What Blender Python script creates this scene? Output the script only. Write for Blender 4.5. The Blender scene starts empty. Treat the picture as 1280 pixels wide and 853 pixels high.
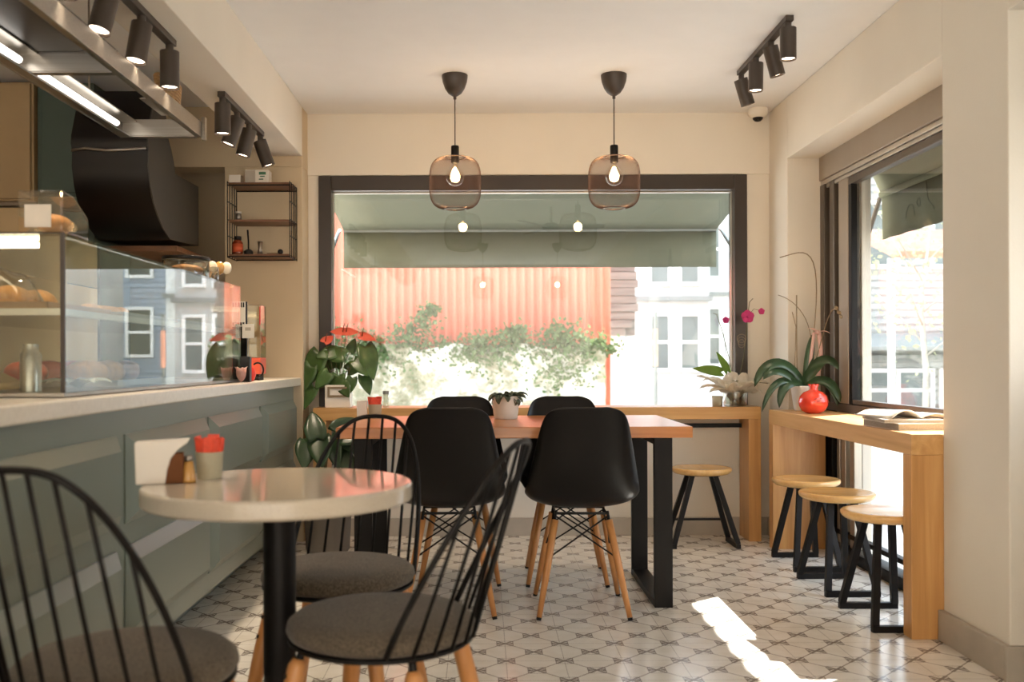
import bpy, bmesh, math, random
from mathutils import Vector, Matrix
random.seed(7)
S = bpy.context.scene
C = S.collection
R = math.radians
PI = math.pi

# ------------------------------------------------------------------ camera, world, sun, exposure
cam = bpy.data.objects.new('camera', bpy.data.cameras.new('camera')); C.objects.link(cam)
cam.location = (0, 0, 1.035)
cam.rotation_euler = (R(90), R(0.2), 0)
cam.data.sensor_width = 36
cam.data.lens = 36 * 1190 / 1280
cam.data.shift_x = 36 / 1280
cam.data.shift_y = 24 / 1280
cam.data.clip_start = 0.05
cam.data.clip_end = 300
cam.data.dof.use_dof = True
cam.data.dof.focus_distance = 4.6
cam.data.dof.aperture_fstop = 2.8
S.camera = cam

world = bpy.data.worlds.new('world'); S.world = world; world.use_nodes = True
bg = world.node_tree.nodes['Background']
bg.inputs['Color'].default_value = (0.87, 0.985, 1.16, 1)
bg.inputs['Strength'].default_value = 4.7

sun = bpy.data.objects.new('sun', bpy.data.lights.new('sun', 'SUN')); C.objects.link(sun)
sun.data.energy = 22
sun.data.color = (1.0, 0.96, 0.91)
sun.data.angle = R(0.5)
SUNDIR = Vector((1.0, 0.77, 1.36))
sun.rotation_euler = SUNDIR.to_track_quat('Z', 'Y').to_euler()
sun.location = (6, 6, 8)

def portal(loc, rot, sx, sy):
    d = bpy.data.lights.new('window_portal', 'AREA'); d.shape = 'RECTANGLE'; d.size = sx; d.size_y = sy
    d.cycles.is_portal = True
    o = bpy.data.objects.new('window_portal', d); C.objects.link(o); o.location = loc; o.rotation_euler = rot
portal((0.3, 5.88, 1.43), (R(-90), 0, 0), 2.5, 1.3)          # back window
portal((2.03, 4.3, 1.0), (0, R(90), 0), 2.0, 1.6)            # side window
portal((2.03, 2.45, 1.1), (0, R(90), 0), 2.1, 1.2)           # side door
portal((-0.8, -3.25, 1.22), (R(90), 0, 0), 5.0, 2.4)          # shop front behind

S.view_settings.view_transform = 'Standard'
S.view_settings.look = 'None'
S.view_settings.gamma = 1
S.view_settings.use_curve_mapping = False
S.view_settings.exposure = 0.36
S.cycles.use_denoising = True
S.cycles.max_bounces = 10
S.cycles.transparent_max_bounces = 24
S.cycles.diffuse_bounces = 5
S.cycles.sample_clamp_indirect = 8
S.cycles.caustics_reflective = False
S.cycles.caustics_refractive = False

# ------------------------------------------------------------------ materials
def srgb(r, g, b):
    f = lambda v: (v / 255 / 12.92) if v / 255 <= 0.04045 else ((v / 255 + 0.055) / 1.055) ** 2.4
    return (f(r), f(g), f(b), 1)

class NT:
    """small node helper"""
    def __init__(s, m):
        m.use_nodes = True; s.t = m.node_tree; s.n = s.t.nodes; s.l = s.t.links
        s.b = s.n.get('Principled BSDF'); s.o = s.n.get('Material Output')
    def new(s, typ, **k):
        n = s.n.new(typ)
        for a, v in k.items(): setattr(n, a, v)
        return n
    def put(s, sock, v):
        if hasattr(v, 'is_output') or isinstance(v, bpy.types.NodeSocket): s.l.new(v, sock)
        else: sock.default_value = v
    def math(s, op, a, b=0.0, c=None):
        n = s.new('ShaderNodeMath', operation=op); s.put(n.inputs[0], a); s.put(n.inputs[1], b)
        if c is not None: s.put(n.inputs[2], c)
        return n.outputs[0]
    def ramp(s, fac, pts):
        n = s.new('ShaderNodeValToRGB'); s.l.new(fac, n.inputs[0]); e = n.color_ramp.elements
        while len(e) < len(pts): e.new(0.5)
        for i, (p, c) in enumerate(pts): e[i].position = p; e[i].color = c
        return n.outputs[0]
    def noise(s, scale, detail=3, vec=None, rough=0.5, dist=0.0):
        n = s.new('ShaderNodeTexNoise'); n.inputs['Scale'].default_value = scale
        n.inputs['Detail'].default_value = detail; n.inputs['Roughness'].default_value = rough
        n.inputs['Distortion'].default_value = dist
        if vec is not None: s.l.new(vec, n.inputs['Vector'])
        return n.outputs['Fac']
    def coords(s, which='Object', scale=(1, 1, 1), rot=(0, 0, 0)):
        if which == 'World':
            g = s.new('ShaderNodeNewGeometry'); src = g.outputs['Position']
        else:
            g = s.new('ShaderNodeTexCoord'); src = g.outputs[which]
        m = s.new('ShaderNodeMapping'); s.l.new(src, m.inputs[0])
        m.inputs['Scale'].default_value = scale; m.inputs['Rotation'].default_value = rot
        return m.outputs[0]
    def bump(s, h, strength=0.2, dist=0.01):
        n = s.new('ShaderNodeBump'); n.inputs['Strength'].default_value = strength; n.inputs['Distance'].default_value = dist
        s.l.new(h, n.inputs['Height']); s.l.new(n.outputs[0], s.b.inputs['Normal'])
    def mixc(s, fac, a, b):
        n = s.new('ShaderNodeMix', data_type='RGBA'); s.put(n.inputs[0], fac); s.put(n.inputs[6], a); s.put(n.inputs[7], b)
        return n.outputs[2]

def mat(name, col, rough=0.5, metal=0.0, var=0.06, vscale=8, bump=0.0, bscale=60, spec=0.5, emit=None, estr=0.0, coat=0.0, trans=0.0, alpha=1.0, sheen=0.0):
    m = bpy.data.materials.new(name); t = NT(m)
    b = t.b
    if var:
        f = t.noise(vscale, 3, t.coords())
        a = tuple(min(1, c * (1 - var)) for c in col[:3]) + (1,); d = tuple(min(1, c * (1 + var)) for c in col[:3]) + (1,)
        t.l.new(t.ramp(f, [(0.3, a), (0.7, d)]), b.inputs['Base Color'])
    else: b.inputs['Base Color'].default_value = col
    b.inputs['Roughness'].default_value = rough; b.inputs['Metallic'].default_value = metal
    b.inputs['Specular IOR Level'].default_value = spec
    b.inputs['Coat Weight'].default_value = coat
    b.inputs['Transmission Weight'].default_value = trans
    b.inputs['Alpha'].default_value = alpha
    b.inputs['Sheen Weight'].default_value = sheen
    if emit: b.inputs['Emission Color'].default_value = emit; b.inputs['Emission Strength'].default_value = estr
    if bump: t.bump(t.noise(bscale, 4, t.coords()), bump, 0.004)
    return m

def wood(name, c1, c2, c3, axis='X', rough=0.42, scale=1.0, coat=0.15):
    m = bpy.data.materials.new(name); t = NT(m)
    sc = {'X': (1.2, 22, 22), 'Y': (22, 1.2, 22), 'Z': (22, 22, 1.2)}[axis]
    v = t.coords('Object', tuple(s * scale for s in sc))
    f = t.noise(1.0, 5, v, 0.6, 0.6)
    c = t.ramp(f, [(0.25, c1), (0.5, c2), (0.75, c3)])
    t.l.new(c, t.b.inputs['Base Color']); t.b.inputs['Roughness'].default_value = rough
    t.b.inputs['Coat Weight'].default_value = coat; t.b.inputs['Coat Roughness'].default_value = 0.2
    t.bump(f, 0.05, 0.002)
    return m

def glass(name, tint=(0.97, 0.985, 0.97, 1), base=0.045, gain=1.0, power=5.0):
    m = bpy.data.materials.new(name); t = NT(m); t.n.remove(t.b)
    tr = t.new('ShaderNodeBsdfTransparent'); tr.inputs[0].default_value = tint
    gl = t.new('ShaderNodeBsdfGlossy'); gl.inputs['Roughness'].default_value = 0.0
    g = t.new('ShaderNodeNewGeometry')
    d = t.new('ShaderNodeVectorMath', operation='DOT_PRODUCT'); t.l.new(g.outputs['Incoming'], d.inputs[0]); t.l.new(g.outputs['Normal'], d.inputs[1])
    a = t.math('ABSOLUTE', d.outputs['Value']); k = t.math('SUBTRACT', 1.0, a); k = t.math('POWER', k, power)
    k = t.math('MULTIPLY_ADD', k, (1 - base) * gain, base); 
    mx = t.new('ShaderNodeMixShader'); t.l.new(k, mx.inputs[0]); t.l.new(tr.outputs[0], mx.inputs[1]); t.l.new(gl.outputs[0], mx.inputs[2])
    t.l.new(mx.outputs[0], t.o.inputs[0])
    return m

def cloth_mat(name, col, transl=0.4, rough=0.9):
    m = bpy.data.materials.new(name); t = NT(m)
    f = t.noise(30, 3, t.coords()); 
    c = t.ramp(f, [(0.3, tuple(x * 0.92 for x in col[:3]) + (1,)), (0.7, col)])
    t.l.new(c, t.b.inputs['Base Color']); t.b.inputs['Roughness'].default_value = rough
    tl = t.new('ShaderNodeBsdfTranslucent'); t.l.new(c, tl.inputs[0])
    mx = t.new('ShaderNodeMixShader'); mx.inputs[0].default_value = transl
    t.l.new(t.b.outputs[0], mx.inputs[1]); t.l.new(tl.outputs[0], mx.inputs[2]); t.l.new(mx.outputs[0], t.o.inputs[0])
    return m

def floor_mat():
    m = bpy.data.materials.new('patterned_floor_tile'); t = NT(m)
    g = t.new('ShaderNodeNewGeometry'); sx = t.new('ShaderNodeSeparateXYZ'); t.l.new(g.outputs['Position'], sx.inputs[0])
    X = t.math('SUBTRACT', sx.outputs[0], 0.0756); Y = t.math('SUBTRACT', sx.outputs[1], 3.273)
    # tile coordinates, tile 0.2 m
    def cell(v, off):   # signed distance to nearest lattice point of period .2
        a = t.math('ADD', v, off + 0.1); a = t.math('MODULO', t.math('ADD', a, 100.0), 0.2); return t.math('SUBTRACT', a, 0.1)
    x0, y0 = cell(X, 0.0), cell(Y, 0.0); x1, y1 = cell(X, 0.1), cell(Y, 0.1)
    ab = lambda v: t.math('ABSOLUTE', v)
    mx = lambda a, b: t.math('MAXIMUM', a, b); mn = lambda a, b: t.math('MINIMUM', a, b)
    lt = lambda a, b: t.math('LESS_THAN', a, b)
    dots = None; star = None
    for (u, v) in ((x0, y0), (x1, y1)):
        au, av = ab(u), ab(v)
        cheb = mx(au, av)
        ring = t.math('MULTIPLY', lt(cheb, 0.031), t.math('GREATER_THAN', cheb, 0.0278))
        inside = lt(cheb, 0.0278)
        diag = ab(t.math('SUBTRACT', au, av))
        x = t.math('MULTIPLY', inside, lt(diag, 0.0075))
        side = t.math('MULTIPLY', inside, lt(t.math('MULTIPLY', av, 1.7), t.math('SUBTRACT', au, 0.008)))
        s = mx(mx(ring, x), side)
        dots = s if dots is None else mx(dots, s)
        inn = lt(cheb, 0.031); star = inn if star is None else mx(star, inn)
    # octagon outlines: diagonals joining the dots
    a0, b0 = ab(x0), ab(y0)
    line = lt(ab(t.math('SUBTRACT', a0, b0)), 0.0034)
    line = t.math('MULTIPLY', line, t.math('SUBTRACT', 1.0, star))
    grout = lt(mn(ab(x0), ab(y0)), 0.0010)
    vec = t.coords('World', (1, 1, 1))
    n1 = t.noise(14, 4, vec); n2 = t.noise(90, 2, vec)
    base = t.ramp(n1, [(0.3, srgb(228, 221, 208)), (0.7, srgb(238, 233, 224))])
    ink = t.ramp(n2, [(0.3, srgb(92, 80, 74)), (0.75, srgb(138, 124, 114))])
    thin = srgb(122, 106, 94)
    c = t.mixc(t.math('MULTIPLY', line, 0.82), base, thin)
    c = t.mixc(t.math('MULTIPLY', dots, 0.86), c, ink)
    c = t.mixc(t.math('MULTIPLY', grout, 0.7), c, srgb(120, 108, 96))
    t.l.new(c, t.b.inputs['Base Color'])
    r = t.math('MULTIPLY_ADD', n1, 0.14, 0.13); t.l.new(r, t.b.inputs['Roughness'])
    t.b.inputs['Specular IOR Level'].default_value = 0.55
    h = t.math('SUBTRACT', t.math('MULTIPLY', t.noise(5, 2, vec), 0.6), t.math('MULTIPLY', grout, 0.6))
    t.bump(h, 0.12, 0.004)
    return m

def steel_mat(name='brushed_stainless', col=(0.40, 0.37, 0.33, 1), rough=0.3):
    m = bpy.data.materials.new(name); t = NT(m)
    f = t.noise(1.0, 4, t.coords('Object', (2, 180, 180)))
    t.l.new(t.ramp(f, [(0.3, tuple(x * .8 for x in col[:3]) + (1,)), (0.7, col)]), t.b.inputs['Base Color'])
    t.b.inputs['Metallic'].default_value = 1; t.b.inputs['Roughness'].default_value = rough
    return m

def fabric_mat(name, a, b_, scale=230):
    m = bpy.data.materials.new(name); t = NT(m)
    f = t.noise(scale, 3, t.coords(), 0.7); t.l.new(t.ramp(f, [(0.35, a), (0.65, b_)]), t.b.inputs['Base Color'])
    t.b.inputs['Roughness'].default_value = 0.95; t.b.inputs['Specular IOR Level'].default_value = 0.15
    t.b.inputs['Sheen Weight'].default_value = 0.15
    t.bump(f, 0.35, 0.002); return m

def stone_wall_mat():
    m = bpy.data.materials.new('weathered_stone_wall'); t = NT(m)
    v = t.coords('Object'); a = t.noise(1.3, 6, v, 0.7, 0.4); b = t.noise(5.5, 4, v, 0.65)
    f = t.math('ADD', t.math('MULTIPLY', a, 0.6), t.math('MULTIPLY', b, 0.4))
    t.l.new(t.ramp(f, [(0.36, srgb(112, 114, 86)), (0.45, srgb(150, 144, 120)), (0.52, srgb(196, 190, 174)), (0.66, srgb(226, 222, 212))]), t.b.inputs['Base Color'])
    t.b.inputs['Roughness'].default_value = 1; t.bump(b, 0.6, 0.05); return m

def speckle_mat():
    m = bpy.data.materials.new('white_quartz_top'); t = NT(m)
    f = t.noise(420, 2, t.coords()); t.l.new(t.ramp(f, [(0.28, srgb(172, 160, 142)), (0.40, srgb(196, 185, 168)), (0.8, srgb(202, 192, 176))]), t.b.inputs['Base Color'])
    t.b.inputs['Roughness'].default_value = 0.09; t.b.inputs['Specular IOR Level'].default_value = 0.6; return m

M = {}
M['wall'] = mat('cream_plaster', srgb(228, 220, 206), 0.85, var=0.02, vscale=3, bump=0.12, bscale=120, spec=0.2)
M['ceiling'] = mat('ceiling_paint', srgb(234, 234, 233), 0.9, var=0.01, spec=0.2)
M['kwall'] = mat('tan_plaster', srgb(205, 186, 156), 0.85, var=0.03, vscale=3, bump=0.1, spec=0.2)
M['floor'] = floor_mat()
M['base'] = mat('grey_stone_skirting', srgb(176, 166, 152), 0.5, var=0.08, vscale=10)
M['frame'] = mat('brown_grey_aluminium', srgb(92, 82, 72), 0.38, metal=0.25, var=0.03)
M['frame_light'] = mat('taupe_shutter_box', srgb(150, 136, 120), 0.45, metal=0.1, var=0.03)
M['frame_dark'] = mat('dark_bronze_aluminium', srgb(62, 54, 48), 0.35, metal=0.3, var=0.03)
M['alu'] = mat('pale_aluminium', srgb(190, 182, 170), 0.3, metal=0.6, var=0.03)
M['black'] = mat('black_powder_steel', srgb(16, 13, 12), 0.46, var=0.05, spec=0.22)
M['shell'] = mat('black_moulded_plastic', srgb(12, 9, 8), 0.34, var=0.03, spec=0.28)
M['bar'] = wood('honey_oak_bar', srgb(192, 142, 84), srgb(212, 164, 104), srgb(226, 182, 124), 'Y', 0.36)
M['barx'] = wood('honey_oak_bar_across', srgb(190, 138, 78), srgb(208, 158, 96), srgb(222, 176, 116), 'X', 0.36)
M['barz'] = wood('honey_oak_upright', srgb(184, 132, 74), srgb(204, 152, 92), srgb(220, 172, 112), 'Z', 0.36)
M['table'] = wood('orange_oak_table', srgb(172, 100, 46), srgb(192, 120, 62), srgb(208, 138, 78), 'X', 0.28, coat=0.3)
M['leg'] = wood('beech_leg', srgb(180, 118, 62), srgb(200, 138, 80), srgb(214, 156, 98), 'Z', 0.4)
M['seat'] = wood('stool_seat_wood', srgb(206, 156, 90), srgb(226, 180, 114), srgb(238, 198, 138), 'X', 0.22, coat=0.4)
M['felt'] = fabric_mat('taupe_felt', srgb(60, 53, 45), srgb(112, 101, 87))
M['quartz'] = speckle_mat()
M['green'] = mat('sage_green_paint', srgb(126, 135, 126), 0.34, var=0.03, vscale=3, spec=0.5)
M['dgreen'] = mat('deep_green_paint', srgb(74, 88, 78), 0.5, var=0.03)
M['beige'] = mat('beige_cabinet_paint', srgb(176, 148, 108), 0.5, var=0.03)
M['counter'] = mat('cream_stone_worktop', srgb(228, 221, 208), 0.25, var=0.04, vscale=60)
M['steel'] = steel_mat()
M['hood'] = mat('black_hood_sheet', srgb(24, 20, 19), 0.33, metal=0.3, var=0.05)
M['hoodside'] = mat('charcoal_hood_cheek', srgb(76, 72, 66), 0.5, metal=0.2, var=0.08, vscale=5)
M['glass'] = glass('window_glass', (0.96, 0.97, 0.96, 1), 0.05, 1.0)
M['case_glass'] = glass('display_glass', (0.95, 0.98, 0.96, 1), 0.06, 1.0, 3.9)
M['vase_glass'] = glass('vase_glass', (0.86, 0.86, 0.80, 1), 0.12, 1.0, 2.5)
M['bulb_glass'] = glass('bulb_glass', (0.98, 0.93, 0.84, 1), 0.08, 1.0, 3)
M['filament'] = mat('glowing_filament', (1, .7, .35, 1), 0.5, var=0, emit=(1.0, 0.62, 0.28, 1), estr=14)
M['lens'] = mat('spot_lens', (1, .9, .8, 1), 0.5, var=0, emit=(1.0, 0.78, 0.58, 1), estr=9)
M['led'] = mat('led_strip', (1, 1, 1, 1), 0.5, var=0, emit=(1.0, 0.93, 0.84, 1), estr=3.2)
M['caseled'] = mat('warm_case_strip', (1, 1, 1, 1), 0.5, var=0, emit=(1.0, 0.80, 0.52, 1), estr=5)
M['mesh'] = mat('bronze_wire_mesh', srgb(74, 52, 40), 0.4, metal=0.5, var=0.03)
M['cap'] = mat('dark_bronze_plastic', srgb(66, 56, 48), 0.4, var=0.02)
M['white'] = mat('white_ceramic', srgb(226, 218, 206), 0.3, var=0.02)
M['plastic'] = mat('white_plastic', srgb(232, 226, 214), 0.4, var=0.01)
M['leaf'] = mat('glossy_green_leaf', srgb(66, 92, 46), 0.32, var=0.3, vscale=18, spec=0.5)
M['leaf2'] = mat('dark_leaf', srgb(50, 72, 46), 0.3, var=0.25, vscale=14, spec=0.5)
M['leaf3'] = cloth_mat('fresh_green_leaf', srgb(120, 156, 60), 0.35, 0.4)
M['succulent'] = mat('grey_green_succulent', srgb(84, 92, 72), 0.6, var=0.3, vscale=40)
M['coral'] = mat('coral_spathe', srgb(226, 98, 74), 0.35, var=0.06)
M['stem'] = mat('brown_green_stem', srgb(96, 92, 56), 0.6, var=0.15, vscale=30)
M['drystem'] = mat('dry_tan_stem', srgb(136, 116, 88), 0.7, var=0.15, vscale=30)
M['magenta'] = cloth_mat('magenta_petal', srgb(214, 62, 132), 0.3, 0.6)
M['ribbon'] = cloth_mat('pale_pink_ribbon', srgb(248, 214, 204), 0.45, 0.6)
M['cream'] = cloth_mat('cream_crepe_paper', srgb(250, 244, 232), 0.5, 0.8)
M['pome'] = mat('glazed_red_ceramic', srgb(216, 62, 40), 0.16, var=0.18, vscale=20, coat=0.5)
M['pink_paper'] = mat('coral_sugar_packet', srgb(232, 84, 58), 0.5, var=0.12, vscale=70)
M['cup'] = mat('sage_cup', srgb(176, 170, 146), 0.5, var=0.03)
M['paper'] = mat('printed_paper', srgb(220, 210, 196), 0.5, var=0.08, vscale=12)
M['paper_edge'] = mat('page_edges', srgb(170, 156, 138), 0.8, var=0.2, vscale=200)
M['darkhole'] = mat('brown_napkin_paper', srgb(110, 66, 34), 0.9, var=0.1)
M['grey_pot'] = mat('grey_planter', srgb(104, 98, 92), 0.6, var=0.05)
M['soil'] = mat('potting_soil', srgb(52, 40, 30), 1, var=0.4, vscale=90)
M['awning'] = cloth_mat('sage_awning_cloth', srgb(120, 122, 102), 0.16)
M['awning2'] = cloth_mat('olive_awning_cloth', srgb(96, 96, 76), 0.10)
M['script'] = mat('dark_olive_print', srgb(74, 74, 56), 0.9, var=0.05)
M['tube'] = mat('grey_metal_tube', srgb(130, 132, 126), 0.4, metal=0.4, var=0.03)
M['gold'] = mat('amber_glass', srgb(200, 150, 80), 0.2, var=0.1, coat=0.5)
M['brownglass'] = mat('brown_glass', srgb(120, 50, 24), 0.25, var=0.1)
M['labelpaper'] = mat('orange_label', srgb(196, 84, 44), 0.6, var=0.05)
M['shelfwood'] = wood('walnut_shelf', srgb(92, 58, 36), srgb(118, 78, 50), srgb(138, 94, 62), 'X', 0.5)
M['cardboard'] = mat('kraft_cardboard', srgb(206, 164, 104), 0.8, var=0.06)
M['tray'] = mat('tan_tray', srgb(160, 120, 84), 0.6, var=0.06)
M['pastry'] = mat('golden_pastry', srgb(200, 140, 74), 0.6, var=0.25, vscale=30, bump=0.3)
M['wicker'] = mat('wicker', srgb(170, 132, 86), 0.8, var=0.25, vscale=60, bump=0.5, bscale=90)
M['acrylic'] = glass('clear_acrylic', (0.90, 0.87, 0.80, 1), 0.10, 1.0, 3)
M['acrylic2'] = glass('smoky_acrylic', (0.86, 0.78, 0.66, 1), 0.10, 1.0, 3)
M['red'] = mat('red_plastic', srgb(204, 48, 34), 0.35, var=0.05)
M['salmon'] = mat('salmon_corrugated_sheet', srgb(214, 122, 98), 0.7, var=0.04, vscale=1.0)
M['stonewall'] = stone_wall_mat()
M['render_white'] = mat('white_render', srgb(236, 235, 231), 0.9, var=0.05, vscale=0.8)
M['render_grey'] = mat('pale_grey_render', srgb(134, 136, 132), 0.9, var=0.08, vscale=0.8)
M['blue'] = mat('grey_blue_cladding', srgb(158, 168, 178), 0.8, var=0.05, vscale=0.8)
M['oldwood'] = wood('weathered_boards', srgb(92, 92, 88), srgb(122, 122, 116), srgb(148, 148, 142), 'X', 0.9, 0.4, 0)
M['trimwhite'] = mat('white_window_trim', srgb(240, 238, 232), 0.6, var=0.02)
M['pane'] = mat('pale_window_pane', srgb(112, 118, 114), 0.4, var=0.2, vscale=1.0)
M['panedark'] = mat('dark_window_pane', srgb(86, 92, 84), 0.3, var=0.2, vscale=1.0)
M['facade'] = mat('tan_brick_facade', srgb(168, 156, 140), 0.9, var=0.1, vscale=1.0)
M['render_pale'] = mat('pale_render', srgb(162, 163, 159), 0.9, var=0.10, vscale=1.5)
M['render_mid'] = mat('off_white_render', srgb(200, 200, 196), 0.9, var=0.06, vscale=1.5)
M['pavement'] = mat('pale_pavement', srgb(196, 192, 184), 0.9, var=0.08, vscale=2)
M['terracotta'] = mat('terracotta_tiles', srgb(226, 158, 128), 0.8, var=0.15, vscale=5)
M['ivy'] = cloth_mat('ivy_leaf', srgb(92, 112, 70), 0.3)
M['treeleaf'] = cloth_mat('yellow_green_leaf', srgb(206, 208, 160), 0.4)
M['bark'] = mat('tree_bark', srgb(190, 182, 166), 0.9, var=0.2)
M['inkblack'] = mat('black_ink', srgb(20, 18, 18), 0.6, var=0)
M['inkgreen'] = mat('green_print', srgb(60, 110, 80), 0.7, var=0)

# ------------------------------------------------------------------ mesh building
class MB:
    def __init__(s): s.bm = bmesh.new()
    def verts(s, f0):
        return s.bm.verts[f0:]
    def box(s, x0, x1, y0, y1, z0, z1, m=None):
        v = [s.bm.verts.new((x, y, z)) for x in (x0, x1) for y in (y0, y1) for z in (z0, z1)]
        if m is not None:
            for a in v: a.co = m @ a.co
        for f in ((0, 1, 3, 2), (4, 6, 7, 5), (0, 4, 5, 1), (2, 3, 7, 6), (0, 2, 6, 4), (1, 5, 7, 3)):
            s.bm.faces.new([v[i] for i in f])
        return s
    def cone(s, p0, p1, r0, r1=None, n=16, cap=True):
        p0, p1 = Vector(p0), Vector(p1); r1 = r0 if r1 is None else r1
        d = (p1 - p0).normalized(); q = d.to_track_quat('Z', 'Y')
        a = [s.bm.verts.new(p0 + q @ Vector((r0 * math.cos(2 * PI * i / n), r0 * math.sin(2 * PI * i / n), 0))) for i in range(n)]
        b = [s.bm.verts.new(p1 + q @ Vector((r1 * math.cos(2 * PI * i / n), r1 * math.sin(2 * PI * i / n), 0))) for i in range(n)]
        for i in range(n): s.bm.faces.new((a[i], a[(i + 1) % n], b[(i + 1) % n], b[i]))
        if cap: s.bm.faces.new(a[::-1]); s.bm.faces.new(b)
        return s
    def bar(s, p0, p1, w, h, up=(0, 0, 1)):
        """rectangular bar from p0 to p1; w across, h along up"""
        p0, p1 = Vector(p0), Vector(p1); d = (p1 - p0).normalized(); u = Vector(up)
        side = d.cross(u).normalized(); u = side.cross(d).normalized()
        vs = []
        for p in (p0, p1):
            for a, b in ((-1, -1), (1, -1), (1, 1), (-1, 1)): vs.append(s.bm.verts.new(p + side * a * w / 2 + u * b * h / 2))
        for i in range(4): s.bm.faces.new((vs[i], vs[(i + 1) % 4], vs[4 + (i + 1) % 4], vs[4 + i]))
        s.bm.faces.new(vs[:4][::-1]); s.bm.faces.new(vs[4:]); return s
    def tube(s, pts, r, n=8, closed=False):
        pts = [Vector(p) for p in pts]; N = len(pts); rings = []
        rr = r if hasattr(r, '__len__') else [r] * N
        prev = None
        for i, p in enumerate(pts):
            if closed: t = pts[(i + 1) % N] - pts[i - 1]
            else: t = pts[min(i + 1, N - 1)] - pts[max(i - 1, 0)]
            t.normalize()
            if prev is None:
                up = Vector((0, 0, 1)) if abs(t.z) < 0.9 else Vector((1, 0, 0)); u = t.cross(up).normalized()
            else:
                u = prev - t * prev.dot(t); u.normalize()
            prev = u; w = t.cross(u)
            rings.append([s.bm.verts.new(p + (u * math.cos(2 * PI * k / n) + w * math.sin(2 * PI * k / n)) * rr[i]) for k in range(n)])
        for i in range(N if closed else N - 1):
            a, b = rings[i], rings[(i + 1) % N]
            for k in range(n): s.bm.faces.new((a[k], a[(k + 1) % n], b[(k + 1) % n], b[k]))
        if not closed: s.bm.faces.new(rings[0][::-1]); s.bm.faces.new(rings[-1])
        return s
    def lathe(s, prof, c=(0, 0, 0), n=32):
        c = Vector(c); rings = []
        for r, z in prof:
            if r < 1e-5: rings.append([s.bm.verts.new(c + Vector((0, 0, z)))])
            else: rings.append([s.bm.verts.new(c + Vector((r * math.cos(2 * PI * k / n), r * math.sin(2 * PI * k / n), z))) for k in range(n)])
        for a, b in zip(rings, rings[1:]):
            if len(a) == 1 and len(b) == 1: continue
            for k in range(n):
                j = (k + 1) % n
                if len(a) == 1: s.bm.faces.new((a[0], b[k], b[j]))
                elif len(b) == 1: s.bm.faces.new((a[k], a[j], b[0]))
                else: s.bm.faces.new((a[k], a[j], b[j], b[k]))
        return s
    def prism(s, poly, d0, d1, axis='X'):
        """closed polygon swept along an axis. poly in the other two axes"""
        def P(a, b, d):
            return {'X': (d, a, b), 'Y': (a, d, b), 'Z': (a, b, d)}[axis]
        A = [s.bm.verts.new(P(a, b, d0)) for a, b in poly]; B = [s.bm.verts.new(P(a, b, d1)) for a, b in poly]; n = len(poly)
        for i in range(n): s.bm.faces.new((A[i], A[(i + 1) % n], B[(i + 1) % n], B[i]))
        s.bm.faces.new(A[::-1]); s.bm.faces.new(B); return s
    def grid(s, pts):
        V = [[s.bm.verts.new(p) for p in row] for row in pts]
        for a, b in zip(V, V[1:]):
            for i in range(len(a) - 1): s.bm.faces.new((a[i], a[i + 1], b[i + 1], b[i]))
        return s
    def ball(s, c, r, sc=(1, 1, 1), n=12):
        c = Vector(c); rows = []
        for i in range(1, n):
            th = PI * i / n
            rows.append([s.bm.verts.new(c + Vector((r * sc[0] * math.sin(th) * math.cos(2 * PI * k / (2 * n)), r * sc[1] * math.sin(th) * math.sin(2 * PI * k / (2 * n)), r * sc[2] * math.cos(th)))) for k in range(2 * n)])
        t = s.bm.verts.new(c + Vector((0, 0, r * sc[2]))); b = s.bm.verts.new(c - Vector((0, 0, r * sc[2]))); m = 2 * n
        for k in range(m):
            s.bm.faces.new((t, rows[0][k], rows[0][(k + 1) % m])); s.bm.faces.new((b, rows[-1][(k + 1) % m], rows[-1][k]))
        for a, d in zip(rows, rows[1:]):
            for k in range(m): s.bm.faces.new((a[k], d[k], d[(k + 1) % m], a[(k + 1) % m]))
        return s
    def leaf(s, base, d, length, width, droop=0.4, heart=False, roll=0.0, n=8, fold=0.15, thick=0.0008):
        """one bent leaf blade with a folded midrib"""
        base = Vector(base); d = Vector(d).normalized()
        side = d.cross(Vector((0, 0, 1)))
        if side.length < 1e-3: side = Vector((1, 0, 0))
        side.normalize(); side = Matrix.Rotation(roll, 3, d) @ side; up = side.cross(d).normalized()
        rows = []; p = base.copy(); dd = d.copy()
        for i in range(n + 1):
            t = i / n
            if heart: w = width * 0.5 * (math.sin(PI * min(1, t * 0.92 + 0.08) ** 0.62) ** 0.75 if t < 1 else 0)
            else: w = width * 0.5 * math.sin(PI * (t ** 0.85)) ** 0.8 if 0 < t < 1 else 0
            w = max(w, 0.0006)
            u = side.cross(dd).normalized()
            back = -0.22 * length * (1 - t) ** 2 * (t < 0.35) if heart else 0
            rows.append([p - side * w + u * w * fold + dd * back, p - side * w * .5 + u * w * fold * .35 + dd * back * .5, p.copy(), p + side * w * .5 + u * w * fold * .35 + dd * back * .5, p + side * w + u * w * fold + dd * back])
            ang = -droop / n * (0.5 + t)
            dd = Matrix.Rotation(ang, 3, side) @ dd
            p = p + dd * (length / n)
        s.grid(rows); return s
    def build(s, name, m, parent=None, smooth=False, bevel=0.0, world=False, solid=0.0, sub=0, seg=2, origin=None):
        me = bpy.data.meshes.new(name)
        bmesh.ops.recalc_face_normals(s.bm, faces=s.bm.faces)
        if world and parent is not None:
            inv = parent.matrix_basis.inverted(); 
            for v in s.bm.verts: v.co = inv @ v.co
        if origin is not None:
            for v in s.bm.verts: v.co = v.co - Vector(origin)
        s.bm.to_mesh(me); s.bm.free()
        o = bpy.data.objects.new(name, me); C.objects.link(o); me.materials.append(m if not isinstance(m, str) else M[m])
        if origin is not None: o.location = origin
        if parent is not None: o.parent = parent
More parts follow.
